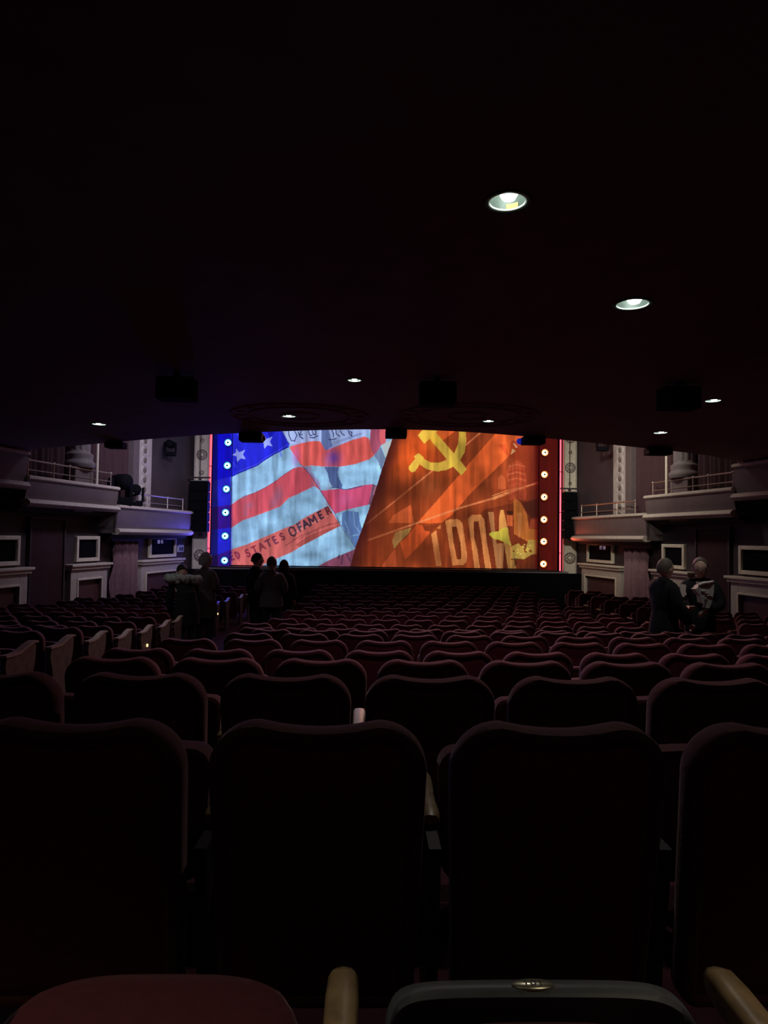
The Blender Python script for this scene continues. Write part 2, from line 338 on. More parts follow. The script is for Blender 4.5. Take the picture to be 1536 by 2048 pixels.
GL = {'S': [[(.8,.85),(.5,1),(.2,.85),(.25,.6),(.75,.4),(.8,.15),(.5,0),(.15,.15)]], 'T': [[(.5,0),(.5,1)],[(.05,.92),(.95,.92)]], 'A': [[(.05,0),(.5,1),(.95,0)],[(.25,.35),(.75,.35)]],
      'E': [[(.8,1),(.2,1),(.2,0),(.85,0)],[(.2,.5),(.7,.5)]], 'O': [[(.5,0),(.15,.2),(.1,.5),(.15,.8),(.5,1),(.85,.8),(.9,.5),(.85,.2),(.5,0)]], 'F': [[(.2,0),(.2,1),(.85,1)],[(.2,.5),(.7,.5)]],
      'M': [[(.05,0),(.1,1),(.5,.3),(.9,1),(.95,0)]], 'R': [[(.2,0),(.2,1),(.7,.95),(.8,.75),(.65,.5),(.2,.5)],[(.5,.5),(.9,0)]], 'D': [[(.2,0),(.2,1),(.65,.9),(.85,.5),(.65,.1),(.2,0)]]}
for ch, cx, cy, hh, ww, col in (('E',463,1113,14,9,(130,45,80)),('D',475,1110,14,9,(130,45,80)),('S',495.5,1106,15,10,(140,45,70)),('T',509,1099,14,10,(135,50,66)),('A',523,1093,14,12,(130,52,66)),
        ('T',537,1086,14,11,(110,50,70)),('E',550,1080,14,9,(105,50,75)),('S',564.5,1073,14,9,(112,50,62)),('O',585,1063,19,15,(66,46,66)),('F',600,1054,16,10,(60,44,62)),
        ('A',611,1048,15,13,(54,42,66)),('M',625,1040,15,15,(54,42,66)),('E',641,1030,14,10,(60,42,66)),('R',656,1021,14,10,(92,46,56))):
    a = radians(-27)
    for s in GL[ch]:
        line(col, [(cx+cos(a)*(u-.5)*ww-sin(a)*(.5-v_)*hh, cy+sin(a)*(u-.5)*ww+cos(a)*(.5-v_)*hh) for u, v_ in s], 3.5, .9)
poly((205, 82, 122), [(640, 981.5), (656, 980), (678, 977.6), (690, 980), (717, 972), (746, 968), (741, 990), (737, 1009.5), (707, 1016), (688.5, 1021), (670, 1027), (656, 1006)])
blob((215, 110, 170), 690, 1000, 14, 14, .45); blob((225, 75, 75), 660, 1000, 7, 20, .5)
poly((84, 114, 170), zD((650, 275), (720, 240), (905, 262), (915, 400), (960, 540), (930, 640), (860, 810), (760, 640), (640, 470)), .92)
for s in (zD((690, 400), (760, 600)), zD((820, 270), (840, 470), (930, 590)), zD((780, 632), (920, 605))): line((140, 178, 216), s, 2.0, .7)
poly((118, 84, 110), [(746, 968), (754, 972), (744, 1010), (737, 1009)]); poly((190, 130, 150), zB((1150, 940), (1190, 950), (1140, 1080), (1120, 1060)), .7)
poly((140, 78, 104), zD((250, 1110), (450, 1000), (600, 935), (850, 830), (830, 1130)))
for s in (zD((600, 920), (590, 970)), zD((655, 920), (640, 1060)), zD((715, 900), (770, 1010))): line((52, 42, 72), s, 2.2, .8)
line((50, 40, 80), [(600, 928), (608, 935), (627, 958), (640, 980), (656, 1006), (670, 1027), (681, 1051), (711, 1095)], 1.5, .6)
line((40, 60, 110), zB((480, 965), (560, 960), (680, 992), (800, 975), (960, 935)), 1.8, .7)
n2 = vnoise(9, 60, 4); lm = gx < 790
img *= np.where(lm,   .70+.5*n2, 1)[..., None]
for _ in range(9): blob((92, 130, 178), rng.uniform(480, 640), rng.uniform(955, 1090), rng.uniform(4, 10), rng.uniform(7, 16), .28)
# right half: red banner
DIV = [(820, 770), (785, 877), (763, 941), (748, 990), (711, 1094), (698, 1142)]
left = img.copy(); img[:] = (150, 64, 32)
blob((214, 84, 34), 830, 900, 60, 50, .9); blob((226, 92, 38), 800, 930, 26, 40, .7); blob((128, 56, 30), 830, 985, 60, 30, .75); blob((150, 80, 42), 860, 970, 22, 22, .6); blob((140, 62, 34), 770, 1080, 30, 30, .5)
blob((96, 26, 20), 1085, 960, 34, 150, .75); blob((196, 84, 42), 1040, 900, 60, 40, .3)
OR = (238, 102, 48)
poly(OR, [(1000, 770), (1080, 770), (1050, 880), (1032, 895), (1015, 915), (940, 988), (907.5, 1026), (883, 1046), (833, 1047), (875, 1000), (933, 933), (988, 870), (1030, 822)], .88)
poly(OR, zE((880, 60), (1200, 60), (960, 240), (850, 120)), .85); poly(OR, [(905, 770), (1000, 770), (915, 858), (875, 858)], .8)
poly((228, 92, 44), zG((870, 440), (960, 470), (990, 545), (1080, 570), (900, 790), (690, 995), (620, 730), (740, 620), (810, 520)), .85)
poly((210, 92, 52), zG((540, 820), (350, 1060), (330, 1150), (580, 1150)), .7); poly((226, 104, 56), zG((440, 430), (510, 310), (780, 150), (830, 430)), .7)
poly((90, 36, 20), [(968, 1019), (1079, 995), (1095, 990), (1095, 1142), (960, 1142), (940, 1050)], .5); poly((60, 28, 14), zH((700, 250), (820, 240), (810, 310), (740, 300))); poly((66, 26, 18), zH((950, 120), (1220, 60), (1200, 330), (1080, 350)), .8)
line((232, 134, 88), [(732, 1048.6), (805, 990), (864, 942), (934, 888), (960, 866), (1040, 790)], 3.4, .75)
line((236, 142, 92), [(737, 1080), (831, 1047), (920, 1016), (985, 997), (1048, 974), (1078, 965)], 3.8, .7)
for k in range(3): line((240, 168, 100), [(984, 1000-k*4), (1010, 990-k*4), (1035, 980-k*2), (1048, 977-k)], 1.8, .7)
LT = (236, 152, 86)
poly((186, 146, 80), zG((540, 570), (790, 500), (740, 600), (640, 690), (520, 830), (495, 700)), .9)
poly(LT, zG((1095, 600), (1170, 540), (1200, 720), (1250, 1090), (1170, 1090), (1130, 850)), .85); poly(LT, zG((1180, 512), (1235, 455), (1242, 522)), .7); poly((120, 50, 26), zG((975, 490), (1220, 440), (1080, 590), (1060, 550), (1000, 550)), .7)
r1 = img.copy(); poly(LT, [(890.6, 1042), (899, 1039), (915, 1038), (920, 1041), (925, 1047), (933.7, 1107), (933, 1124), (926.5, 1130), (905, 1131), (900, 1100)], .85)
hole = inside([(903.6, 1052.5), (908, 1054), (913, 1052), (921, 1088), (922.6, 1118), (914, 1119), (907, 1085)]); img[hole[0], hole[1]][hole[2]] = r1[hole[0], hole[1]][hole[2]]*.8
poly(LT, zH((120,370),(180,305),(320,300),(375,380),(410,700),(480,1130),(385,1130),(330,700),(285,405),(210,405),(215,640),(270,850),(305,1130),(225,1130),(150,560)), .82)
poly((205, 148, 92), zH((430,260),(515,255),(545,640),(560,740),(680,745),(660,1130),(560,1130),(500,700)), .7)
poly((232, 170, 88), zH((600,340),(620,230),(670,225),(720,450),(790,800),(860,1130),(740,1130),(680,760),(600,560)), .85)
poly((235, 118, 60), zH((715, 310), (810, 310), (810, 480), (730, 470)), .8)
poly((228, 138, 56), zH((820, 10), (870, 60), (940, 130), (1030, 300), (1060, 520), (1200, 520), (1190, 700), (1040, 720), (830, 600), (820, 230)), .75)
poly((240, 160, 90), zH((880, 280), (950, 270), (930, 600), (900, 680)), .6); poly((205, 90, 50), zH((1090, 370), (1200, 370), (1200, 510), (1060, 520)), .7)
poly((212, 206, 72), zH((440, 605), (480, 565), (590, 560), (660, 500), (740, 500), (755, 700), (790, 780), (600, 690), (510, 670)), .9)
poly((208, 184, 84), zH((1050, 690), (1200, 690), (1180, 905), (1100, 915), (980, 990), (900, 980), (790, 960), (790, 790), (900, 740), (1000, 860)), .8)
for i in range(22):
    a, b = rng.uniform(1020, 1062), rng.uniform(1080, 1120); poly((130, 56, 16) if i % 2 else (226, 206, 96), [(a, b), (a+rng.uniform(3, 6), b+1), (a+4, b+rng.uniform(3, 6)), (a-1, b+3)], .8)
line((40, 20, 12), zH((810, 990), (880, 980), (840, 1040), (880, 1050), (830, 1080)), 1.4, .9)
HS = (226, 188, 72)
for r_ in (((580,160),(650,80),(700,-20),(960,-40),(860,120),(760,210),(680,290)), ((760,210),(860,120),(1140,440),(1230,540),(1335,680),(1250,775),(1125,640),(1030,530)),
           ((610,605),(720,680),(880,715),(1020,690),(1130,640),(1230,540),(1300,420),(1325,250),(1320,100),(1270,0),(1180,-80),(1140,-60),(1190,40),(1215,130),(1200,290),(1140,430),(1025,540),(900,580),(780,575),(670,520),(590,530)),
           ((590,432),(680,505),(610,605),(540,710),(490,730),(440,680),(440,640),(540,520),(522,482))): poly(HS, zE(*r_), .93)
blob((246, 178, 40), 868, 880, 14, 16, .35)
poly((196, 84, 54), zF((610, 600), (720, 540), (830, 610), (870, 800), (860, 1150), (600, 1150), (590, 900), (560, 760)), .6)
poly((150, 50, 26), zF((600, 500), (620, 300), (640, 240), (740, 250), (760, 400), (790, 520), (720, 540)), .6); poly((170, 60, 34), zF((430, 300), (540, 290), (600, 480), (540, 440)), .5)
poly((226, 176, 116), zF((625, 460), (650, 360), (700, 400)), .9); line((235, 190, 150), zF((670, 285), (715, 340)), 2.4, .9)
for k, yy in enumerate((620, 700, 740, 780, 830, 880)): line((150, 52, 26) if k % 2 else (224, 124, 80), zF((590, yy+20), (720, yy-15), (850, yy+20)), 1.6, .7)
for xx in (640, 690, 740, 790): line((140, 46, 24), zF((xx, 600), (xx+(xx-715)*.3, 880)), 1.4, .5)
poly((206, 104, 60), zF((430, 800), (490, 760), (540, 820), (550, 980), (430, 990)), .5)
for i in range(14): line((150, 46, 24), [(rng.uniform(995, 1060), rng.uniform(975, 1012)), (rng.uniform(995, 1060), rng.uniform(975, 1012))], 1.2, .3)
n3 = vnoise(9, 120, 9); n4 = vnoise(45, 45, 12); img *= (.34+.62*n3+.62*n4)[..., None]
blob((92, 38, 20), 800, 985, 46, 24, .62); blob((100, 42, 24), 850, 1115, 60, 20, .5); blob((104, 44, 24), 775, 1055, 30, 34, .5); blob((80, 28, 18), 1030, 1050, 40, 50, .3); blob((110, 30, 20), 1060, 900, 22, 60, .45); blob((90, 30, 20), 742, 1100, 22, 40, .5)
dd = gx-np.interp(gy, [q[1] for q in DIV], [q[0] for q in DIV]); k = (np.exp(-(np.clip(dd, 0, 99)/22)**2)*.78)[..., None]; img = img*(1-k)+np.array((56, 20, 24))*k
dm = np.zeros((NY, NX), bool); r = inside(DIV[::1]+[(400, 1142), (400, 770)]); dm[r[0], r[1]] = r[2]
img[dm] = left[dm]
# side borders tinted where the portal legs stand; left blue is painted lamp light
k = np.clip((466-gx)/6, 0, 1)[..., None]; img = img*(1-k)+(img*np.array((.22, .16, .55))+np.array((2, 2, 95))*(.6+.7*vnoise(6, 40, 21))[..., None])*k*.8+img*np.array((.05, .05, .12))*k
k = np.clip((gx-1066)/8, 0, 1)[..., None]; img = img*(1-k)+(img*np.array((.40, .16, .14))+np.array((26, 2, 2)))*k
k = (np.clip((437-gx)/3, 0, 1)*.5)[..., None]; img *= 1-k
img = np.clip(img, 0, 255)/255; img = np.where(img <= .04045, img/12.92, ((img+.055)/1.055)**2.4).astype(np.float32)
def picmat(name, es, base=.4):
    m = bpy.data.materials.new(name); m.use_nodes = True; nt = m.node_tree; b = nt.nodes['Principled BSDF']
    a = nt.nodes.new('ShaderNodeVertexColor'); a.layer_name = 'picture'; b.inputs['Roughness'].default_value = .9
    nt.links.new(a.outputs[0], b.inputs['Base Color']); nt.links.new(a.outputs[0], b.inputs['Emission Color']); b.inputs['Emission Strength'].default_value = es
    return m
PM = picmat('projected_picture', .86); PM.cycles.emission_sampling = 'AUTO'
def picture_mesh(name, parent, x0, x1, z0, z1, Y, step, fold, origin):
    nx = int((x1-x0)/step)+1; nz = int((z1-z0)/step)+1; xs = np.linspace(x0, x1, nx); zs = np.linspace(z0, z1, nz)
    X, Z = np.meshgrid(xs, zs); Yv = Y+fold*(np.sin(X*7+1.3*np.sin(X*2.3))+.5*np.sin(X*17))
    P = np.stack([X, np.full_like(X, Y), Z-CZ], -1); D = P@np.array(fw); U = 768+F*(P@np.array(rt))/D; V = 1024-F*(P@np.array(up))/D
    ui = np.clip(((U-PX0)*SS).astype(int), 0, NX-1); vi = np.clip(((V-PY0)*SS).astype(int), 0, NY-1)
    col = np.ones((nx*nz, 4), np.float32); col[:, :3] = img[vi, ui].reshape(-1, 3)
    co = np.stack([X-origin[0], Yv-origin[1], Z-origin[2]], -1).reshape(-1, 3).astype(np.float32)
    i = np.arange(nz-1)[:, None]*nx+np.arange(nx-1)[None, :]; q = np.stack([i, i+1, i+nx+1, i+nx], -1).reshape(-1).astype(np.int32)
    me = bpy.data.meshes.new(name); me.vertices.add(nx*nz); me.vertices.foreach_set('co', co.ravel())
    me.loops.add(len(q)); me.loops.foreach_set('vertex_index', q); nf = len(q)//4; me.polygons.add(nf)
    me.polygons.foreach_set('loop_start', np.arange(nf, dtype=np.int32)*4); me.update(); me.validate()
    at = me.color_attributes.new('picture', 'FLOAT_COLOR', 'POINT'); at.data.foreach_set('color', col.ravel())
    me.materials.append(PM); o = bpy.data.objects.new(name, me); C.objects.link(o)
    if parent: o.parent = parent
    return o
CY = 24.45
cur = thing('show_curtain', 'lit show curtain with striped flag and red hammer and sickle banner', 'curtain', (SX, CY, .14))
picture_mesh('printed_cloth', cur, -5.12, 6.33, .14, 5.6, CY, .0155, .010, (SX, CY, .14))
MB().tube([(-5.1-SX, 0, .0), (6.3-SX, 0, .0)], .022, 8).build('bottom_pipe', M['iron'], cur)
LEGL = (-5.37, -4.72); LEGR = (5.98, 6.62)
for (a, b), nm, lb in ((LEGL, 'left', 'deep blue lit portal leg with round lamps at the left of the curtain'), (LEGR, 'right', 'dark red lit portal leg with round lamps at the right of the curtain')):
    p = thing('stage_portal', lb, 'stage portal', ((a+b)/2, 24.25, .13), 0, None)
    picture_mesh('portal_face', p, a, b, .13, 5.5, 24.25, .0165, .0, ((a+b)/2, 24.25, .13))  # face gives off painted colours instead of catching the lamps' light
    MB().box(-(b-a)/2, (b-a)/2, .01, .12, 0, 5.37).build('portal_board', M['black'], p)
# neon tubes at both edges of the portal
for X, lb in ((NLX, 'pink neon tube running up the left edge of the portal'), (NRX, 'pink neon tube running up the right edge of the portal')):
    t = thing('neon_tube', lb, 'neon light', (X, 24.0, .12))
    MB().tube([(0, -.05, 0), (0, -.05, 5.6)], .026, 10).build('tube', M['neon'], t, True)
    MB().box(-.05, .05, -.015, .02, 0, 5.6).build('channel', M['black'], t)
    for zz in (.6, 2.0, 3.4, 4.8): MB().box(-.03, .03, -.085, .0, zz, zz+.025).build('clip', M['iron'], t)
ORD = ['top', 'second from the top', 'third from the top', 'fourth from the top', 'fifth from the top', 'bottom']
# round portal lamps
for side, pts in (('left', [(456, 885), (454.5, 931), (452.5, 978), (451, 1025), (450, 1072), (449, 1121)]), ('right', [(1090, 905), (1089, 949), (1088.5, 994), (1088, 1039), (1087.5, 1083), (1087, 1128)])):
    bl = side == 'left'
    for i, (px, py) in enumerate(pts):
        P = W(px, py, 24.13)
        t = thing('portal_lamp', ('round %s lamp, %s of the column on the %s portal leg' % ('blue' if bl else 'amber', ORD[i], side)), 'stage lamp', P, 0, 'round lamps on the %s portal leg' % side)
        MB().lathe([(.145, .10), (.15, .02), (.14, -.01), (.125, -.01), (.115, .04), (.115, .10)], ax='y', n=24).build('housing', M['iron'], t, True)
        MB().lathe([(.125, 0), (.105, .045), (.07, .06)], ax='y', n=24, caps=False).build('reflector', M['halo_blue' if bl else 'halo_warm'], t, True)
        MB().lathe([(.092, .035), (.088, .0), (.05, -.03), (.02, -.035)], ax='y', n=20).build('bulb', M['bulb_blue' if bl else 'bulb_warm'], t, True)
        MB().lathe([(.034, -.03), (.030, -.055), (.010, -.062)], ax='y', n=12, c=(.0, 0, -.0)).build('bulb_cap', M['black'], t, True)
# lamp light that spills from the two columns
# ------------------------------------------------------------------ proscenium pilasters
def pilaster(x0, x1, lb, rz):
    t = thing('pilaster', lb, 'pilaster', ((x0+x1)/2, 23.98, -.05)); w2 = (x1-x0)/2
    MB().box(-w2, w2, -.12, .0, 0, 6.5, .01).build('shaft', M['cream'], t)
    for s in (-1, 1): MB().box(s*w2-.02, s*w2+.02, -.16, .0, 0, 6.5).build('edge_moulding', M['creamdk'], t)
    for k, (zz, rr) in enumerate(rz):
        o = MB().lathe([(rr, .0), (rr, -.03), (rr*.93, -.038), (rr*.86, -.03), (rr*.86, .0)], c=(0, -.12, zz), ax='y', n=32, caps=False).build('roundel', M['ornament'], t, True)
        MB().lathe([(rr*.86, -.001), (rr*.5, -.022), (rr*.4, -.004), (.004, -.004)], c=(0, -.12, zz), ax='y', n=32).build('dish', M['creamdk'], o, True)
        MB().lathe([(rr*.34, 0), (rr*.3, -.035), (rr*.12, -.05)], c=(0, -.125, zz), ax='y', n=14).build('boss', M['cream'], o, True)
        if rr > .15:
            for q in range(8):
                a = q*pi/4; MB().tube([(cos(a)*rr*.34, -.14, zz+sin(a)*rr*.34), (cos(a)*rr*.75, -.14, zz+sin(a)*rr*.75)], .012, 5).build('spoke', M['ornament'], o)
pilaster(W(389, 1000, 23.9).x, W(416, 1000, 23.9).x, 'pale pilaster with carved roundels left of the stage portal', [(.55, .19), (2.0, .19), (3.35, .08), (3.98-.02, .18), (4.45, .07), (2.75, .07), (1.25, .07), (5.1, .19)])
pilaster(W(1127.5, 1000, 23.9).x, W(1151, 1000, 23.9).x, 'pale pilaster with carved roundels right of the stage portal', [(.62, .19), (2.1, .19), (3.18, .06), (3.72, .18), (4.25, .06), (4.75, .18), (1.3, .07)])
# ------------------------------------------------------------------ side walls: elements in wall coordinates (s along, z up, n into the room)
class Side:
    def __init__(self, sd):
        self.sd = sd; P = WL if sd < 0 else WR; a = Vector((*P[2], 0)); b = Vector((*P[1], 0)); self.o = a; self.e = (b-a).normalized()
        n = Vector((self.e.y, -self.e.x, 0)); self.n = n if n.x*sd < 0 else -n; self.off = .13 if sd < 0 else -.13
        self.nm = 'left' if sd < 0 else 'right'
    def P(self, s, n, z): return self.o+self.e*(s+self.off)+self.n*n+Vector((0, 0, z))
    def root(self, name, lb, cat, s, z, group=None):
        t = thing(name, lb, cat, self.P(s, 0, z), atan2(self.e.y, self.e.x), group); t['_s'] = s; t['_z'] = z; return t
    # local frame of the root: x along s, y = sideways, chosen so that +n maps properly
    def xf(self, s0, z0):
        q = Vector((-self.e.y, self.e.x, 0)); g = 1 if q.dot(self.n) > 0 else -1
        return lambda v: Vector((v.x-s0, g*v.y, v.z-z0))
def sbuild(mb, name, m, root, sm=False, parent=None):
    return mb.build(name, m, parent or root, sm, SIDE.xf(root['_s'], root['_z']))
def frame(mb, s0, s1, z0, z1, w_, n0, n1, open_bottom=False):
    mb.box(s0, s0+w_, n0, n1, z0, z1, .012).box(s1-w_, s1, n0, n1, z0, z1, .012).box(s0+w_, s1-w_, n0, n1, z1-w_, z1, .012)
    if not open_bottom: mb.box(s0+w_, s1-w_, n0, n1, z0, z0+w_, .012)
    return mb
def drape(root, name, s0, s1, z0, z1, n, m, amp=.07, freq=22, tie=0):
    k = int((s1-s0)*60); V = []; Fc = []; rows = 10
    for j in range(rows+1):
        t = j/rows; zz = z0+(z1-z0)*t
        for i in range(k+1):
            u = i/k; ss = s0+(s1-s0)*u
            if tie: ss = s0+(s1-s0)*(u*(1-tie*(t**1.5)*.18)+tie*.0)
            a = amp*(sin(ss*freq+1.3*sin(ss*4+t))+.45*sin(ss*freq*.37+2+t))*(1.15-.3*t)
            V.append((ss, n+.1+a, zz))
    for j in range(rows):
        for i in range(k): Fc.append((j*(k+1)+i, j*(k+1)+i+1, (j+1)*(k+1)+i+1, (j+1)*(k+1)+i))
    mb = MB().add(V, Fc); o = sbuild(mb, name, m, root, True); return o
def arcpts(s0, s1, n, ends=(0, 0), k=24, pw=.5):
    out = []
    for i in range(k+1):
        u = i/k; s = s0+(s1-s0)*u; d = n
        if ends[0]: 
            q = min(1, (s-s0)/.9); d = n*(1-(1-q)**2)**.5
        if ends[1]:
            q = min(1, (s1-s)/.9); d = min(d, n*(1-(1-q)**2)**.5)
        out.append((s, max(.02, d)))
    if ends[0]: out = [(s0, .02)]+[(s0+.9*(1-cos(a)), n*sin(a)) for a in [pi/2*j/8 for j in range(1, 8)]]+[p for p in out if p[0] > s0+.9]
    return out
def fascia(path, prof, back=0.0):
    # sweep a profile (n offset, z) along a plan path; closed against the wall
    V = []; Fc = []; m = len(prof)
    for i, (s, n) in enumerate(path):
        a = path[max(0, i-1)]; b = path[min(len(path)-1, i+1)]; tx, ty = b[0]-a[0], b[1]-a[1]; L = sqrt(tx*tx+ty*ty) or 1; nx, ny = -ty/L, tx/L
        for dn, zz in prof: V.append((s+nx*dn, n+ny*dn, zz))
    for i in range(len(path)-1):
        for j in range(m): Fc.append((i*m+j, i*m+(j+1) % m, (i+1)*m+(j+1) % m, (i+1)*m+j))
    Fc.append(tuple(range(m))); Fc.append(tuple((len(path)-1)*m+j for j in range(m)))
    return MB().add(V, Fc)
for sd in (-1, 1):
    SIDE = Side(sd); nm = SIDE.nm; c = 'the %s wall' % nm
    # carved medallion strip
    t = SIDE.root('medallion_strip', 'pale carved vertical strip of medallions on '+c, 'wall ornament', 3.3, 1.6)
    sbuild(MB().box(3.0, 3.82, .0, .14, 1.6, 6.5, .01), 'backing', M['stripcream'], t)
    sbuild(MB().box(3.82, 4.12, .0, .2, 1.6, 6.5, .01), 'side_pilaster', M['boxfront'], t)
    for k in range(11):
        zz = 1.9+k*.285
        r_ = MB(); n_ = 20
        for r1_, r2_, y0, y1 in ((.135, .105, .14, .165),):
            V = []; Fc = []
            for i in range(n_):
                a = 2*pi*i/n_
                for rr, yy in ((r1_*1.35, .14), (r1_*1.25, .165), (r2_*1.1, .165), (r2_, .145)): V.append((3.41+cos(a)*rr*1.15, yy, zz+sin(a)*rr*.92))
            for i in range(n_):
                for j in range(3): Fc.append((i*4+j, ((i+1) % n_)*4+j, ((i+1) % n_)*4+j+1, i*4+j+1))
            r_.add(V, Fc)
        m_ = sbuild(r_, 'medallion', M['stripcream'], t, True)
        o = MB()
        for q in range(6):
            a = q*pi/3+.5; o.ball((3.41+cos(a)*.055, .155, zz+sin(a)*.05), (.035, .02, .03), 7, 5)
        o.ball((3.41, .16, zz), (.03, .025, .03), 7, 5); sbuild(o, 'rosette', M['ornament'], t, True, m_)
    # upper drapes between the strip and the column and beyond
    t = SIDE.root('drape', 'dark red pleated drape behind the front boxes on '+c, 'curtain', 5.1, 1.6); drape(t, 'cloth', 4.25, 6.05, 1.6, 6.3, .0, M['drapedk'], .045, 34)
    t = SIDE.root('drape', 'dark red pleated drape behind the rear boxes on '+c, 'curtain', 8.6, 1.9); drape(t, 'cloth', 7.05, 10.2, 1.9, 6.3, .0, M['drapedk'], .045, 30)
    # column
    t = SIDE.root('column', 'stone coloured column on a moulded base above the boxes on '+c, 'column', 6.82, 1.7)
    sbuild(MB().box(6.45, 7.2, 0, .45, 1.7, 2.78, .02), 'pedestal', M['boxfront'], t)
    sbuild(MB().lathe([(.46, 2.78), (.50, 2.84), (.50, 2.90), (.44, 2.94), (.42, 2.98), (.44, 3.03), (.44, 3.10), (.36, 3.14), (.34, 3.22)], c=(0, 0, 0), n=28).move(6.82, .26, .78), 'base_moulding', M['stone'], t, True)
    col = MB(); V = []; Fc = []; n_ = 48
    for zz in (3.2, 6.4):
        for i in range(n_): a = 2*pi*i/n_; rr = .27-(.012 if i % 4 < 2 else 0); V.append((6.82+cos(a)*rr, .27+sin(a)*rr, zz))
    for i in range(n_): Fc.append((i, (i+1) % n_, n_+(i+1) % n_, n_+i))
    sbuild(col.add(V, Fc), 'shaft', M['stone'], t); sbuild(MB().tube([(6.42, .52, 2.3), (6.42, .52, 6)], .03, 8), 'conduit', M['cream'], t)
    # boxes
    def rail(t, path, z0, z1, npost, m=M['brass']):
        sbuild(MB().tube([(s, n, z1) for s, n in path], .022, 8), 'top_rail', m, t, True)
        sbuild(MB().tube([(s, n, (z0+z1)/2-.04) for s, n in path], .012, 6), 'lower_rail', m, t, True)
        for q in range(npost):
            s, n = path[min(len(path)-1, round(q*(len(path)-1)/(npost-1)))]
            p = sbuild(MB().tube([(s, n, z0-.02), (s, n, z1)], .014, 6), 'post', m, t); sbuild(MB().ball((s, n, z1+.01), .035, 8, 6), 'finial', m, t, True, p)
    def box(s0, s1, zb, zt, n, lb, rr, ends, zr):
        t = SIDE.root('theatre_box', lb, 'box seat balcony', (s0+s1)/2, zb); path = arcpts(s0, s1, n, ends)
        prof = [(-.10, zb+.12), (-.02, zb+.12), (.0, zb+.22), (.015, (zb+zt)/2), (.03, zt-.12), (.03, zt-.02), (-.10, zt-.02)]
        sbuild(fascia(path, prof), 'front', M['boxfront'], t, True)
        sbuild(fascia(path, [(-.12, zt-.03), (.05, zt-.03), (.09, zt), (.09, zt+.045), (.05, zt+.07), (-.12, zt+.07)]), 'top_moulding', M['creamdk'], t, True)
        sbuild(fascia(path, [(-.12, zb-.02), (.03, zb-.04), (.09, zb), (.12, zb+.04), (.10, zb+.09), (.04, zb+.13), (-.12, zb+.13)]), 'bottom_moulding', M['creamdk'], t, True)
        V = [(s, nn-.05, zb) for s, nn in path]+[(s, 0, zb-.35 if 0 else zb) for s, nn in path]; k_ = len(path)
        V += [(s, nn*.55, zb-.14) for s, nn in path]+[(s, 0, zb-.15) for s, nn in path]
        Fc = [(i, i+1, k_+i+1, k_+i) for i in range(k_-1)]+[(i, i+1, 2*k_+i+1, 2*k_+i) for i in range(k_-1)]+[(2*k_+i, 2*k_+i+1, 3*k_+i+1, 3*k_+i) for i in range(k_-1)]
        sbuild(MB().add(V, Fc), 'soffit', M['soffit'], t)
        sbuild(MB().box(s0, s1, .0, max(.1, n-.12), zb+.1, zb+.18), 'deck', M['carpet'], t)
        sbuild(MB().box(s1-.08, s1, .0, n-.02, zb, zt+.05), 'end_wall', M['boxfront'], t)
        rail(t, rr, zt+.07, zr, 4 if s1-s0 > 3.9 else 5)
        return t
    hue = 'blue lit' if sd < 0 else 'red lit'
    nn = .50
    rp = [(s, n-.06) for s, n in arcpts(.5, 5.4, nn, (1, 0)) if 1.5 < s < 4.9]
    box(.50, 5.45, 1.20, 1.88, nn, 'lower curved theatre box beside the stage on '+c+', '+hue+' at its tip', rp, (1, 0), 2.30)
    rp = [(s, nn-.04) for s in np.linspace(5.7, 8.9, 12)]
    box(5.45, 9.0, 1.78, 2.34, nn, 'middle theatre box with long brass rail on '+c, rp, (0, 0), 2.74)
    rp = [(s, nn-.04) for s in np.linspace(9.2, 10.7, 8)]
    b3 = box(9.0, 10.9, 2.13, 2.84, nn, 'highest theatre box nearest the balcony on '+c, rp, (0, 0), 3.2)
    # lower wall: cream surrounds, framed panels, drape, doorway
    for k, (a, b, e0, e1) in enumerate(((.85, 3.5, 1.15, 2.85), (5.15, 6.85, 5.5, 6.5), (8.3, 10.3, 8.55, 10.1))):
        pos = ('nearest the stage', 'between drape and doorway', 'nearest the balcony')[k]
        t = SIDE.root('dado_surround', 'cream moulded surround with maroon panel, '+pos+' on '+c, 'wall panelling', (a+b)/2, -1.2)
        mb = MB(); frame(mb, a+.06, b-.06, -1.2, .30, .26, .0, .14, True); sbuild(mb, 'frame', M['creamdk'], t)
        mb = MB(); frame(mb, a+.30, b-.30, -1.0, .07, .05, .14, .17); sbuild(mb, 'inner_bead', M['cream'], t)
        sbuild(MB().box(a+.3, b-.3, .0, .06, -1.2, .05), 'panel', M['panel'], t)
        V = fascia([(a, .0), (a, .16), (b, .16), (b, .0)], [(0, .28), (.03, .32), (.08, .40), (.10, .46), (0, .46)])
        sbuild(MB().box(a, b, 0, .2, .29, .37, .01).box(a-.04, b+.04, 0, .25, .37, .43, .01), 'cap_moulding', M['cream'], t)
        t = SIDE.root('framed_panel', 'dark panel in cream frame '+pos+' on '+c, 'framed panel', (e0+e1)/2, .52)
        mb = MB(); frame(mb, e0, e1, .48, 1.12, .09, .0, .09); sbuild(mb, 'frame', M['cream'], t); sbuild(MB().box(e0+.08, e1-.08, 0, .03, .55, 1.05), 'panel', M['black'], t)
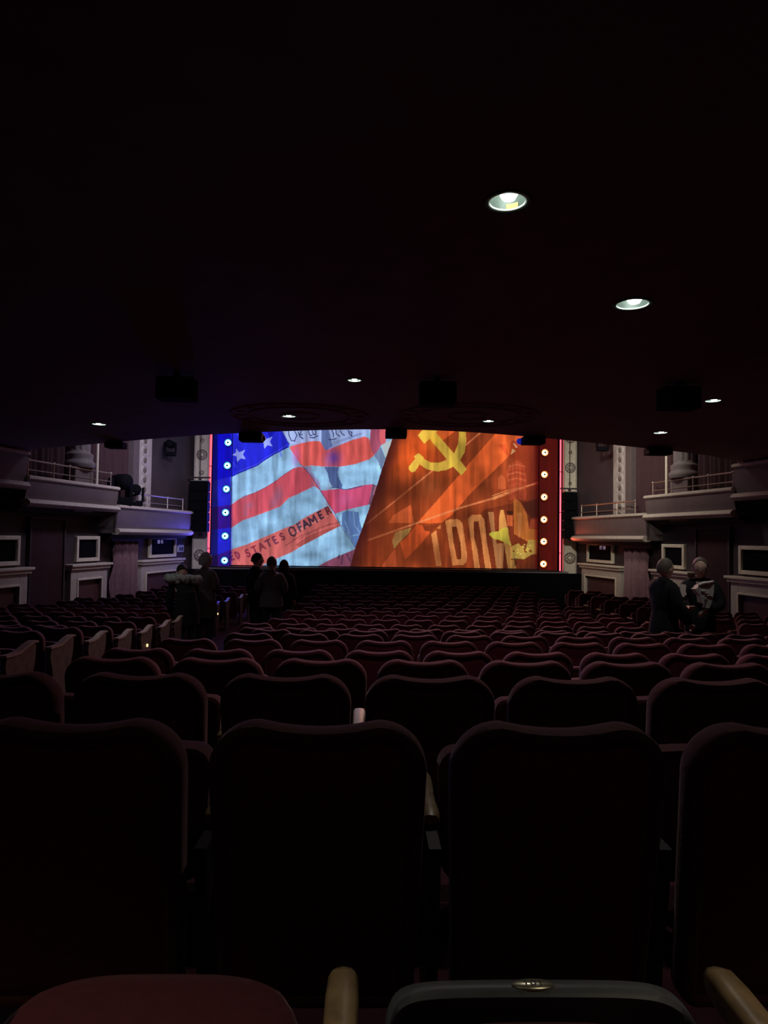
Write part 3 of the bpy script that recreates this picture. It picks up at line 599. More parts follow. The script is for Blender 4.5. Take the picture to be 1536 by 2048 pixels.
        if k == 0:
            s = 'sign_display'; tt = SIDE.root('light_sign', 'small dim lit sign with blurred pale figures in the framed panel on '+c, 'sign', (e0+e1)/2, .9)
            ctr = e1-.52; sbuild(MB().box(ctr-.42, ctr+.42, .10, .13, .88, 1.04, .005), 'casing', M['black'], tt)
            chars = '88 45' if sd < 0 else '8T 08'
            mt = Matrix.Translation((0, 0, 0))
            q = Vector((-SIDE.e.y, SIDE.e.x, 0)); g = 1 if q.dot(SIDE.n) > 0 else -1
            R_ = Matrix(((-1 if g > 0 else 1, 0, 0, ctr-tt['_s']), (0, 0, g*1.0 if g > 0 else -1, g*.132), (0, 1, 0, .955-tt['_z']), (0, 0, 0, 1)))
            text_part(chars, 'figures', M['sign'], tt, .16, R_, .001)
    t = SIDE.root('drape', 'mauve pleated door drape under the lower box on '+c, 'curtain', 4.3, -1.15); drape(t, 'cloth', 3.62, 5.08, -1.15, .98, .02, M['drape'], .055, 46, 1)
    sbuild(MB().box(3.55, 5.12, 0, .2, .98, 1.12, .01), 'pelmet', M['wall'], t)
    t = SIDE.root('doorway_panel', 'plain dark red doorway infill between the cream surrounds on '+c, 'doorway', 7.6, -1.2)
    sbuild(MB().box(7.0, 8.2, .0, .05, -1.2, 1.5), 'infill', M['wallred'], t); mb = MB(); frame(mb, 6.95, 8.25, -1.2, 1.55, .06, .0, .09, True); sbuild(mb, 'casing', M['wall'], t)
# white notice on the left wall; hanging speakers; fixtures
SIDE = Side(-1)
t = SIDE.root('wall_socket_plate', 'small white double plate beside the framed panel on the left wall', 'wall plate', .75, .62)
sbuild(MB().box(.55, .95, 0, .05, .62, .85, .008), 'plate', M['white'], t)
for a in (.62, .78): sbuild(MB().box(a, a+.1, .05, .065, .66, .78, .004), 'cover', M['iron'], t)
def tower(px0, px1, py0, py1, d, lb):
    a = W(px0, py1, d); b = W(px1, py0, d); cx = (a.x+b.x)/2; w2 = (b.x-a.x)/2; h = b.z-a.z
    t = thing('speaker_column', lb, 'loudspeaker', (cx, d, a.z)); n = 5
    for k in range(n):
        p = MB().box(-w2, w2, -.2+.02*abs(k-1), .25, h*k/n+.01, h*(k+1)/n-.01, .015).build('cabinet', M['black'], t)
        MB().box(-w2+.04, w2-.04, -.215+.02*abs(k-1), -.195+.02*abs(k-1), h*k/n+.03, h*(k+1)/n-.03).build('grille', M['black'], p)
    MB().box(-w2-.1, w2+.05, -.03, .03, h+.10, h+.15).box(-.04, .04, -.04, .04, h, h+.12).build('hanging_bracket', M['iron'], t)
    MB().box(-w2*.9, w2, -.2, .2, h, h+.02).build('top_frame', M['steel'], t)
    MB().tube([(0, 0, h+.12), (0, 0, 7.4-a.z)], .012, 6).build('hanging_cable', M['iron'], t)
tower(380, 418, 963, 1064, 23.3, 'tall black speaker column hanging left of the stage')
tower(1126, 1152, 985, 1078, 23.3, 'tall black speaker column hanging right of the stage')
# moving lights and ladder on the left box front
def moving_light(P, rz, lb, sc=1.):
    t = thing('stage_light', lb, 'stage light', P, rz); t.scale = (sc,)*3
    MB().box(-.16, .16, -.12, .12, 0, .12, .02).build('base', M['black'], t)
    y = MB().box(-.19, -.14, -.05, .05, .1, .42, .01).build('yoke_arm', M['black'], t); MB().box(.14, .19, -.05, .05, .1, .42, .01).build('yoke_arm', M['black'], t)
    MB().lathe([(.07, -.2), (.12, -.16), (.13, .05), (.11, .2), (.09, .22)], c=(0, 0, .36), ax='y', n=18).build('head', M['black'], t, True)
    MB().lathe([(.085, .0), (.07, .012)], c=(0, .22, .36), ax='y', n=18).build('lens', M['glass'], t)
    return t
SIDE = Side(-1); P = SIDE.P(5.05, .36, 1.96); moving_light(P, .9, 'large black stage light on the left theatre box, at its inner end', 1.7)
P = SIDE.P(4.3, .36, 1.96); moving_light(P, .4, 'smaller black stage light on the left theatre box, before the carved strip', 1.25)
P = W(340, 912, 21.5); t = moving_light(P, 0, 'black stage light hanging high on the left wall by the stage'); MB().tube([(0, 0, .1), (0, 0, 8.6-t.location.z)], .02, 6).build('drop_pipe', M['iron'], t)
P = W(1205, 902, 20.6); t = moving_light(P, 0, 'black stage light hanging high on the right wall by the stage'); MB().tube([(0, 0, .1), (0, 0, 8.6-t.location.z)], .02, 6).build('drop_pipe', M['iron'], t)
# ------------------------------------------------------------------ ceiling (balcony soffit) with round holes
CH = 1.2+1.75
LIGHTS = [((1015, 403), 'large round recessed downlight nearest the camera, with a yellow label inside', .105), ((1265, 608), 'second nearest recessed downlight, to the upper right', .125), ((709, 760), 'recessed downlight above the flag side of the curtain, lamp visible inside', .08),
          ((1426, 801), 'recessed downlight at the far right of the ceiling', .098), ((578, 832), 'recessed downlight in the left oval medallion near the ceiling edge', .10), ((977, 842), 'recessed downlight near the ceiling edge above the red banner', .085),
          ((198, 848), 'leftmost recessed downlight near the ceiling edge', .11), ((1321, 865), 'recessed downlight near the ceiling edge at the right', .11)]
def ceilpt(px, py, H=1.75):
    v = fw + rt*((px-768)/F) - up*((py-1024)/F); t = H/v.z; return Vector((v.x*t, v.y*t, CH))
LP = [(ceilpt(*p), l, r) for p, l, r in LIGHTS]
LP += [(Vector((-.8, .15, CH)), 'recessed downlight behind the camera on the left', .11), (Vector((1.2, .15, CH)), 'recessed downlight behind the camera on the right', .11)]
edge = [(-9.5, 16.4), (-8.1, 15.6), (-5.8, 14.1), (-4.0, 12.95), (-2.7, 12.2), (-1.1, 11.6), (-.3, 11.38), (.6, 11.27), (1.4, 11.36), (2.2, 11.62), (3.3, 12.1), (5.3, 13.1), (6.9, 13.95), (9.6, 16.45)]
ex = np.array([e[0] for e in edge]); ey = np.array([e[1] for e in edge])
def edge_y(x): return float(np.interp(x, ex, ey))
fine = [(x, edge_y(x)) for x in np.linspace(-9.5, 9.6, 60)]
for _ in range(3): fine = [fine[0]]+[((a[0]+2*b[0]+c_[0])/4, (a[1]+2*b[1]+c_[1])/4) for a, b, c_ in zip(fine[:-2], fine[1:-1], fine[2:])]+[fine[-1]]
cu = bpy.data.curves.new('ceiling', 'CURVE'); cu.dimensions = '2D'; cu.fill_mode = 'BOTH'; cu.extrude = .03
def spl(pts):
    s = cu.splines.new('POLY'); s.points.add(len(pts)-1)
    for q, p in zip(s.points, pts): q.co = (p[0], p[1], 0, 1)
    s.use_cyclic_u = True
spl(fine+[(9.6, -2.7), (-9.5, -2.7)])
for P, l, r in LP: spl([(P.x+cos(2*pi*k/32)*r, P.y+sin(2*pi*k/32)*r) for k in range(32)])
tmp = bpy.data.objects.new('tmp', cu); C.objects.link(tmp); bpy.context.view_layer.update()
me = bpy.data.meshes.new_from_object(tmp.evaluated_get(bpy.context.evaluated_depsgraph_get())); bpy.data.objects.remove(tmp)
me.materials.clear(); me.materials.append(M['ceil']); me.name = 'ceiling'
ce = bpy.data.objects.new('ceiling', me); C.objects.link(ce); ce.location.z = CH+.03; struct(ce)
mb = MB(); V = []; Fc = []
for x, y in fine: V += [(x, y-.02, CH+.0), (x, y+.03, CH+.02), (x, y+.05, CH+.9), (x, y-.2, CH+.95)]
for i in range(len(fine)-1):
    for j in range(3): Fc.append((i*4+j, (i+1)*4+j, (i+1)*4+j+1, i*4+j+1))
struct(MB().add(V, Fc).build('trim_balcony_edge', M['ceil']))
struct(MB().box(-9.5, 9.6, -2.9, 11.2, CH+.5, CH+.6).build('trim_balcony_deck', M['ceil']))
for k, (P, l, r) in enumerate(LP):
    t = thing('downlight', l, 'ceiling light', P)
    MB().lathe([(r-.002, .06), (r-.002, -.004), (r+.004, -.008), (r+.016, -.008), (r+.02, -.002), (r+.02, .0)], n=36, caps=False).build('trim_ring', M['trim'], t, True)
    MB().lathe([(r-.004, .0), (r-.006, .06), (r*.9, .12), (r*.72, .16)], n=36, caps=False).build('reflector', M['can'], t, True)
    MB().lathe([(r-.004, -.006), (r-.012, -.004), (r-.012, .004), (r-.004, .006)], n=36, caps=False).build('lip_highlight', M['lip'], t, True)
    MB().lathe([(r*.72, .16), (r*.72, .17)], n=24).build('top_plate', M['can'], t)
    MB().lathe([(r*.40, .155), (r*.48, .06), (r*.44, .02), (r*.30, -.004), (r*.08, -.012)], c=(0, -r*.30, 0), n=24).build('lamp', M['lamp'], t, True)
    sl = bpy.data.lights.new('lamp_beam', 'SPOT'); sl.energy = 55 if k >= 8 else 36; sl.spot_size = radians(64 if k >= 8 else 118); sl.spot_blend = .6; sl.color = (1, .86, .62) if k >= 8 else (1, .93, .85); sl.shadow_soft_size = r*.4
    so = bpy.data.objects.new('lamp_beam', sl); C.objects.link(so); so.parent = t; so.location = (0, -r*.3, -.02)
    if k == 0:
        V = []; 
        for a in np.linspace(.75, 1.45, 7): V += [(cos(a)*(r-.012), sin(a)*(r-.012), .006), (cos(a)*(r-.012), sin(a)*(r-.012), .03)]
        mesh_obj('label_sticker', V, [(2*i, 2*i+2, 2*i+3, 2*i+1) for i in range(6)], M['yellow'], t)
# plaster ovals near the ceiling edge
for px, lb in ((600, 'faint oval plaster moulding on the ceiling edge, left of centre'), (935, 'faint oval plaster moulding on the ceiling edge, right of centre')):
    P = ceilpt(px, 832); t = thing('ceiling_medallion', lb, 'ceiling moulding', P)
    for ra, rb in ((1.0, .95), (.74, .70), (.28, .28)):
        MB().tube([(cos(2*pi*k/48)*ra, sin(2*pi*k/48)*rb, -.003) for k in range(49)], .012, 6, False).build('ring', M['ceil'], t, True)
    for q in range(16):
        a = q*pi/8; MB().ball((cos(a)*.87, sin(a)*.83, -.005), (.07, .035, .008), 8, 5).build('leaf', M['ceil'], t, True)
# projectors hung under the balcony edge
for i, (px, py, hw, h, pos) in enumerate(((503, 870, .19, .17, 'hanging before the blue star field'), (792, 866, .17, .15, 'hanging where the flag meets the red banner'), (1066, 877, .18, .15, 'hanging before the upper right corner of the curtain'), (232, 888, .17, .14, 'hanging at the far left of the balcony edge'), (1316, 903, .22, .15, 'hanging at the far right of the balcony edge'))):
    P = ceilpt(px, 858 if 400 < px < 1110 else 880); P.y = edge_y(P.x)-.06; Q = W(px, py, P.y)
    t = thing('projector', 'small black projector '+pos, 'projector', (Q.x, P.y, CH-h), 0, None)
    MB().box(-hw, hw, -.15, .14, 0, h-.02, .012).build('body', M['black'], t)
    MB().box(-.04, .04, -.04, .04, h-.03, h+.0).build('mount', M['iron'], t)
    MB().lathe([(.045, .0), (.05, .03), (.04, .04)], c=(hw*.5, .13, h*.5), ax='y', n=16).build('lens_barrel', M['iron'], t, True)
    if i in (0, 2): MB().lathe([(.05, 0), (.055, .02), (.04, .03)], c=((hw-.02) if i == 0 else -hw-.02, .1, h*.45), ax='y', n=16).build('colour_filter', mat('filter_%d' % i, (.25, .2, .12) if i == 0 else (.04, .05, .5), .3, noise_amt=0, emit=None if i == 0 else (.02, .03, .5), es=.5), t, True)
for px, py, pos in ((355, 742, 'left of the curtain'), (875, 742, 'over the middle of the hall'), (1357, 768, 'toward the right wall')):
    Q = W(px, py, 7.6); t = thing('ceiling_speaker', 'black box loudspeaker slung under the dark ceiling '+pos, 'loudspeaker', (Q.x, 7.6, CH-.30))
    MB().box(-.2, .2, -.13, .13, -.0, .24, .015).build('cabinet', M['black'], t); MB().box(-.18, .18, -.142, -.128, .02, .22, .004).build('grille', M['black'], t)
    MB().box(-.03, .03, -.03, .03, .23, .30).build('mount', M['iron'], t)
Q = ceilpt(386, 768); t = thing('ceiling_indicator', 'tiny pale strip fitting on the dark ceiling at left', 'ceiling light', Q); MB().box(-.03, .03, -.02, .02, -.03, 0, .004).build('fitting', M['white'], t)
# ------------------------------------------------------------------ seats
SH = .87
def outline(w2t, w2b, z0, z1, r, rb, dip, n=9, inset=0):
    pts = []
    w2t -= inset; w2b -= inset; z0 += inset; z1 -= inset; r = max(.01, r-inset); rb = max(.008, rb-inset)
    def corner(cx, cz, rr, a0, a1): return [(cx+rr*cos(a0+(a1-a0)*i/n), cz+rr*sin(a0+(a1-a0)*i/n)) for i in range(n+1)]
    pts += corner(w2b-rb, z0+rb, rb, -pi/2, 0)
    pts += corner(w2t-r, z1-r, r, 0, pi/2)
    for u in (.6, .3, 0, -.3, -.6): pts.append(((w2t-r)*u, z1-dip*(1-(abs(u))**2)))
    pts += corner(-(w2t-r), z1-r, r, pi/2, pi); pts += corner(-(w2b-rb), z0+rb, rb, pi, 1.5*pi)
    return pts
def slab(layers_, args, shear, y0=0, zref=.45):
    rings = []
    for y, ins in layers_:
        rings.append([(x, y0+y-(z_-zref)*shear, z_) for x, z_ in outline(*args, inset=ins)])
    return rings
def back_mesh(n):
    a = (.239, .222, .20, SH, .108, .04, .016, n)
    mb = MB().layers(slab([(-.036, .034), (-.046, .026), (-.048, .016), (-.040, .004), (-.022, .0), (.015, .0), (.035, .006), (.048, .025), (.056, .07)], a, .17), False, True)
    rp = MB().layers(slab([(-.050+.016, .033), (-.050+.012, .045), (-.050+.010, .07)], a, .17), False, True)
    return mb, rp
def cushion_mesh(n):
    a = (.232, .228, .40, .72, .05, .05, -.006, n)
    return MB().layers(slab([(-.04, .03), (-.055, .012), (-.05, .0), (.0, .0), (.035, .004), (.052, .02), (.058, .05)], a, -.10, .24))
def arm_mesh(L=.42, y0=.10):
    R = []
    for y, wd, h0, h1 in ((y0, .020, .575, .60), (y0+.02, .024, .568, .605), ((L+y0)*.5, .024, .565, .605), (L-.06, .026, .566, .607), (L-.02, .024, .57, .605), (L-.004, .018, .576, .599), (L, .01, .582, .594)):
        R.append([(wd, y, h0+.006), (wd, y, h1-.01), (wd-.006, y, h1-.002), (0, y, h1), (-wd+.006, y, h1-.002), (-wd, y, h1-.01), (-wd, y, h0+.006), (0, y, h0)])
    return MB().layers(R)
def stand_mesh():
    P = [(.02, 0), (.06, .02), (.05, .12), (.03, .30), (.0, .45), (-.02, .57), (.20, .57), (.26, .42), (.24, .25), (.20, .12), (.24, .02), (.30, 0)]
    return MB().layers([[(x, y, z_) for y, z_ in P] for x in (-.014, .014)])
def endpanel_mesh():
    P = [(-.02, 0), (-.02, .3), (-.05, .50), (-.10, .62), (-.08, .70), (.02, .695), (.14, .70), (.26, .735), (.38, .75), (.42, .735), (.41, .60), (.36, .45), (.35, .2), (.36, 0)]
    m_ = MB().layers([[(x, y, z_) for y, z_ in P] for x in (-.02, .02)])
    top = [(-.11, .70), (.02, .695), (.14, .70), (.26, .735), (.38, .752), (.44, .745)]
    R = [[(x, y, z_+dz) for x, dz in ((-.032, 0), (-.032, .02), (.032, .02), (.032, 0))] for y, z_ in top]
    return m_, MB().layers(R)
def seat_proto(n=9, simple=False):
    t = thing('theatre_chair', 'proto', 'theatre seat')
    b, r = back_mesh(n); bo = b.build('backrest', M['velvet'], t, True)
    if not simple: r.build('rear_panel', M['velvet_rear'], bo, True)
    else: r.build('rear_panel', M['velvet_rear'], bo, True)
    cushion_mesh(max(3, n-4)).build('seat_cushion', M['velvet'], t, True)
    o = arm_mesh().build('armrest', M['wood'], t, True); o.location.x = -.265
    o = stand_mesh().build('standard', M['iron'], t); o.location.x = -.265
    return t
near = seat_proto(9); far = seat_proto(4)
ep, epc = endpanel_mesh(); ep = ep.build('end_panel', M['endpanel']); epc = epc.build('panel_cap', M['cap'], ep, True)
lampm = MB().lathe([(.022, 0), (.02, .012), (.008, .016)], n=12, ax='y').build('aisle_lamp', M['ledlamp'])
NUM = ['nearest', 'second', 'third', 'fourth', 'fifth', 'sixth', 'seventh', 'eighth', 'ninth', 'tenth', 'eleventh', 'twelfth', 'thirteenth', 'fourteenth', 'fifteenth', 'sixteenth', 'seventeenth', 'eighteenth', 'nineteenth', 'twentieth']
POS = ['first', 'second', 'third', 'fourth', 'fifth', 'sixth', 'seventh', 'eighth', 'ninth', 'tenth', 'eleventh', 'twelfth', 'thirteenth', 'fourteenth']
def rowd(k): return 1.63+1.04*k
first = {'n': near, 'f': far}
def place_seat(x, k, label, group, rz=0, dx=0):
    key = 'n' if k < 6 else 'f'; src = first[key]
    if src.get('_used'): t = copy_tree(src)
    else: t = src
    src['_used'] = 1
    if '_used' in t and t is not src: del t['_used']
    t.location = (x, rowd(k)+dx, fz(rowd(k))); t.rotation_euler = (0, 0, rz+random.uniform(-.006, .006)); t['label'] = label; t['group'] = group
    for c_ in t.children:
        if c_.name.startswith('seat_cushion') and t is not src: c_.rotation_euler = (random.uniform(-.05, .0), 0, 0)
    return t
REFB = {0: -.365, 1: -.024, 2: .036, 3: .354, 4: -.114, 5: .21, 6: -.25}
PPX = [70, 145, 210, 262, 303, 338, 363, 387, 405, 423, 438, 458, 485, 500, 512]
nseat = 0; stuffpos = []
right_edge_seats = []
for k in range(20):
    d = rowd(k); b0 = REFB.get(k, -.25+(.265 if k % 2 else 0)+random.uniform(-.05, .05))
    L = -2.55 if k < 2 else -1.75; Rr = 4.75
    i0 = math.ceil((L-b0)/.53-.15); xs = [b0+.53*(i+.5) for i in range(i0, 40)]; xs = [x for x in xs if x+.265 < Rr+.1]
    xs = [x for x in xs if -60 < proj(x+.25, d, .3)[0] and proj(x-.28, d, .3)[0] < 1590]
    if k >= 17: stuffpos += [(x, k) for x in xs]; continue
    for j, x in enumerate(xs):
        s = place_seat(x, k, 'maroon theatre seat, %s in view from the left, %s row of the centre block' % (POS[j], NUM[k]), 'seats of the centre block'); nseat += 1
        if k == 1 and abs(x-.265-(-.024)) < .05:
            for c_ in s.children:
                if c_.name.startswith('armrest'): c_.data = c_.data.copy(); c_.data.materials[0] = M['pale_wood']; c_['label'] = 'pale armrest'; c_.location.z = .03
    # aisle end standard on the right of the row
# left block with the panels facing the aisle
lamp_k = {8: 1, 11: 1, 15: 1}
for i, px in enumerate(PPX):
    k = 4+i; d = rowd(k)+.42; X = W(px, 1200, d).x
    xs = []; x = X-.265-.03
    while x > wallx(-1, d)+.9 and proj(x+.25, d, 0)[0] > -20: xs.append(x); x -= .53
    if k >= 17: stuffpos += [(x, k) for x in xs[1:]]; xs = xs[:1]
    for j, x in enumerate(xs):
        s = place_seat(x, k, ('aisle seat with pale end panel, %s row of the left block' if j == 0 else 'dark theatre seat, '+POS[j]+' in from the aisle, %s row of left block') % NUM[i], 'seats of the left block'); nseat += 1
        if j == 0:
            e = ep.copy(); C.objects.link(e); e.parent = s; e.location = (.30, 0, 0); c_ = epc.copy(); C.objects.link(c_); c_.parent = e
            if k in (8, 11, 14): l = lampm.copy(); C.objects.link(l); l.parent = e; l.location = (.02, .18, .50); l.rotation_euler = (0, 0, -pi/2)
for k in range(5, 19):
    d = rowd(k); x = 6.1; xs = []
    while x < wallx(1, d)-.9:
        if proj(x-.25, d, 0)[0] < 1560: xs.append(x)
        x += .53
    if k >= 17: stuffpos += [(x, k) for x in xs]; continue
    for j, x in enumerate(xs): place_seat(x, k, 'dark theatre seat, %s in from the right aisle, %s row of right block' % (POS[j], NUM[k-5]), 'seats of the right block'); nseat += 1
for o in (epc, ep, lampm): bpy.data.objects.remove(o)
# farthest rows joined
bm = bmesh.new(); proto = far.children
src = [c_ for c_ in far.children if c_.name.startswith(('backrest', 'seat_cushion'))]
for x, k in stuffpos:
    for c_ in src:
        n0 = len(bm.verts); bm.from_mesh(c_.data); bm.verts.ensure_lookup_table()
        for v_ in bm.verts[n0:]: v_.co += Vector((x, rowd(k), fz(rowd(k))))
me = bpy.data.meshes.new('far_seats'); bm.to_mesh(me); bm.free(); me.materials.append(M['velvet']); me.polygons.foreach_set('use_smooth', [True]*len(me.polygons))
o = bpy.data.objects.new('far_seats', me); C.objects.link(o); tag(o, 'farthest rows of dark theatre seats below the stage lip', 'theatre seats', None, 'stuff')
print('seats', nseat, 'stuff', len(stuffpos))
# ------------------------------------------------------------------ the camera's own row
CUSH = []
def own_seat(x, y, rz, label, lip, arms, drop=0):
    t = thing('theatre_chair', label, 'theatre seat', (x, y, 0), rz, None)
    b, r = back_mesh(9); bo = b.build('backrest', M['velvet'], t, True); r.build('rear_panel', M['velvet_rear'], bo, True)
    # folded-down cushion, slightly raised at the front
    V = []; Fc = []; nu, nv = 24, 20; y0, y1 = .08, .71
    def tz(u, v_): return .425+.075*v_+.022*(1-abs(2*u-1)**3)*(1-abs(2*v_-1)**4)
    for j in range(nv+1):
        for i in range(nu+1):
            u, v_ = i/nu, j/nv; hw = .225; ed = max(0, v_-.8)/.2; xx = (2*u-1)*(hw-.03*ed**3)
            yy = y0+(y1-y0)*v_-.10*abs(2*u-1)**4*(v_ > .5)*((v_-.5)*2)**2
            zz = tz(u, v_)-.05*(max(0, (abs(2*u-1)-.85))/.15)**2-.045*(max(0, v_-.93)/.07)**2
            V.append((xx, yy, zz))
    for j in range(nv):
        for i in range(nu): a = j*(nu+1)+i; Fc.append((a, a+1, a+nu+2, a+nu+1))
    n0 = len(V); V += [(p[0]*.96, p[1]*.99, min(p[2], .42+.07*(p[1]-y0)/(y1-y0))-.07) for p in V[:n0]]
    Fc += [tuple(q+n0 for q in f_[::-1]) for f_ in Fc[:]]
    bd = [i for i in range(nu+1)]+[j*(nu+1)+nu for j in range(1, nv+1)]+[nv*(nu+1)+i for i in range(nu-1, -1, -1)]+[j*(nu+1) for j in range(nv-1, 0, -1)]
    for a, b_ in zip(bd, bd[1:]+bd[:1]): Fc.append((a, a+n0, b_+n0, b_))
    cu_ = MB().add(V, Fc).build('seat_cushion', M['velvet'], t, True); cu_.location.z = drop; CUSH.append(cu_.name)
    if lip:
        R = []
        for q in np.linspace(-1, 1, 41):
            hw = .236; xx = hw*sin(q*pi/2*1.0)*(1) ; yy = .735-.09*abs(q)**6-.012*q*q; 
            R.append([(xx, yy-.0, .435), (xx*.985, yy-.030, .52-.03*abs(q)**6), (xx*.99, yy-.022, .528-.03*abs(q)**6), (xx, yy+.004, .526-.03*abs(q)**6), (xx*1.01, yy+.012, .515-.03*abs(q)**6), (xx*1.01, yy+.012, .435)])
        p = MB().layers(R).build('seat_pan', M['pan'], t, True); p['label'] = 'grey seat pan rim'; p.location.z = drop
        pl = MB().lathe([(.030, .0), (.030, .003), (.026, .005)], n=28).build('number_plate', M['plate'], t, True); pl.scale = (1.15, .42, 1); pl.location = (.0, .722, .5265+drop)
        text_part('101', 'numerals', M['iron'], pl, .022, Matrix.Translation((0, 0, .0052)) @ Matrix.Diagonal((.9, 1.9, 1, 1)), .0005)
    for ax, ay in arms:
        a = arm_mesh(.56, .0).build('armrest', M['wood'], t, True); a.scale = (.82, 1, 1); a.location = (ax, ay, .022)
        s = stand_mesh().build('standard', M['iron'], t); s.location = (ax, .12, 0)
    return t
own_seat(.274, .41, 0, 'nearest seat at the bottom right, cushion down with grey rim and brass number plate', True, ((-.297, .0), (.208, .0)), -.036)
own_seat(-.318, .51, .0, 'nearest seat at the bottom left, plain maroon cushion cut by the frame', False, ((-.242, .0),), -.025)
bpy.data.objects['seat_cushion' if 0 else CUSH[-1]].scale.x = 1.07
# ------------------------------------------------------------------ people
def skin_mesh(verts, edges, rad, sub=1):
    me = bpy.data.meshes.new('sk'); bm_ = bmesh.new(); ly = bm_.verts.layers.skin.verify(); vs_ = [bm_.verts.new(v_) for v_ in verts]
    for i, v_ in enumerate(vs_): v_[ly].radius = rad[i] if isinstance(rad[i], tuple) else (rad[i],)*2; v_[ly].use_root = (i == 0)
    for a, b in edges: bm_.edges.new((vs_[a], vs_[b]))
    bm_.to_mesh(me); bm_.free(); o = bpy.data.objects.new('sk', me); C.objects.link(o)
    m_ = o.modifiers.new('s', 'SKIN'); m_.use_smooth_shade = True; m_.branch_smoothing = .3
    if sub: s_ = o.modifiers.new('u', 'SUBSURF'); s_.levels = sub; s_.render_levels = sub
    bpy.context.view_layer.update(); r = bpy.data.meshes.new_from_object(o.evaluated_get(bpy.context.evaluated_depsgraph_get())); bpy.data.objects.remove(o); return r
def head_mb(c, tilt, yaw_, s=1.):
    V = []; Fc = []; n, m_ = 28, 22
    for i in range(m_+1):
        th = pi*i/m_; zz = cos(th)
        for k in range(n):
            a = 2*pi*k/n; x = sin(th)*cos(a); y = sin(th)*sin(a)
            wx = .076*(1-.26*max(0, -zz)**1.4)*(1+.16*max(0, zz)*(1-max(0, zz))*2); wy = .096*(1-.18*max(0, -zz)); px_, py_, pz_ = x*wx, y*wy, zz*.122
            if y > .3: 
                py_ += .010*max(0, -zz-.3)                                  # chin
                py_ += .026*math.exp(-((x/.17)**2))*math.exp(-(((zz+.14)/.17)**2))   # nose
                py_ -= .010*(math.exp(-(((abs(x)-.38)/.18)**2)))*math.exp(-(((zz-.06)/.12)**2))  # eye sockets
                py_ += .006*math.exp(-((x/.35)**2))*math.exp(-(((zz+.48)/.07)**2))  # lips
                py_ += .005*math.exp(-(((zz-.22)/.08)**2))
            if y < -.2: py_ -= .012*max(0, zz)
            V.append((px_, py_, pz_))
    for i in range(m_):
        for k in range(n): Fc.append((i*n+k, (i+1)*n+k, (i+1)*n+(k+1) % n, i*n+(k+1) % n))
    mb = MB().add(V, Fc)
    for sx in (-1, 1): mb.ball((sx*.078, -.008, -.006), (.012, .022, .032), 8, 6)
    R_ = Matrix.Rotation(yaw_, 3, 'Z') @ Matrix.Rotation(tilt, 3, 'X')
    mb.v = [Vector(c)+R_ @ (v_*s) for v_ in mb.v]; return mb, R_
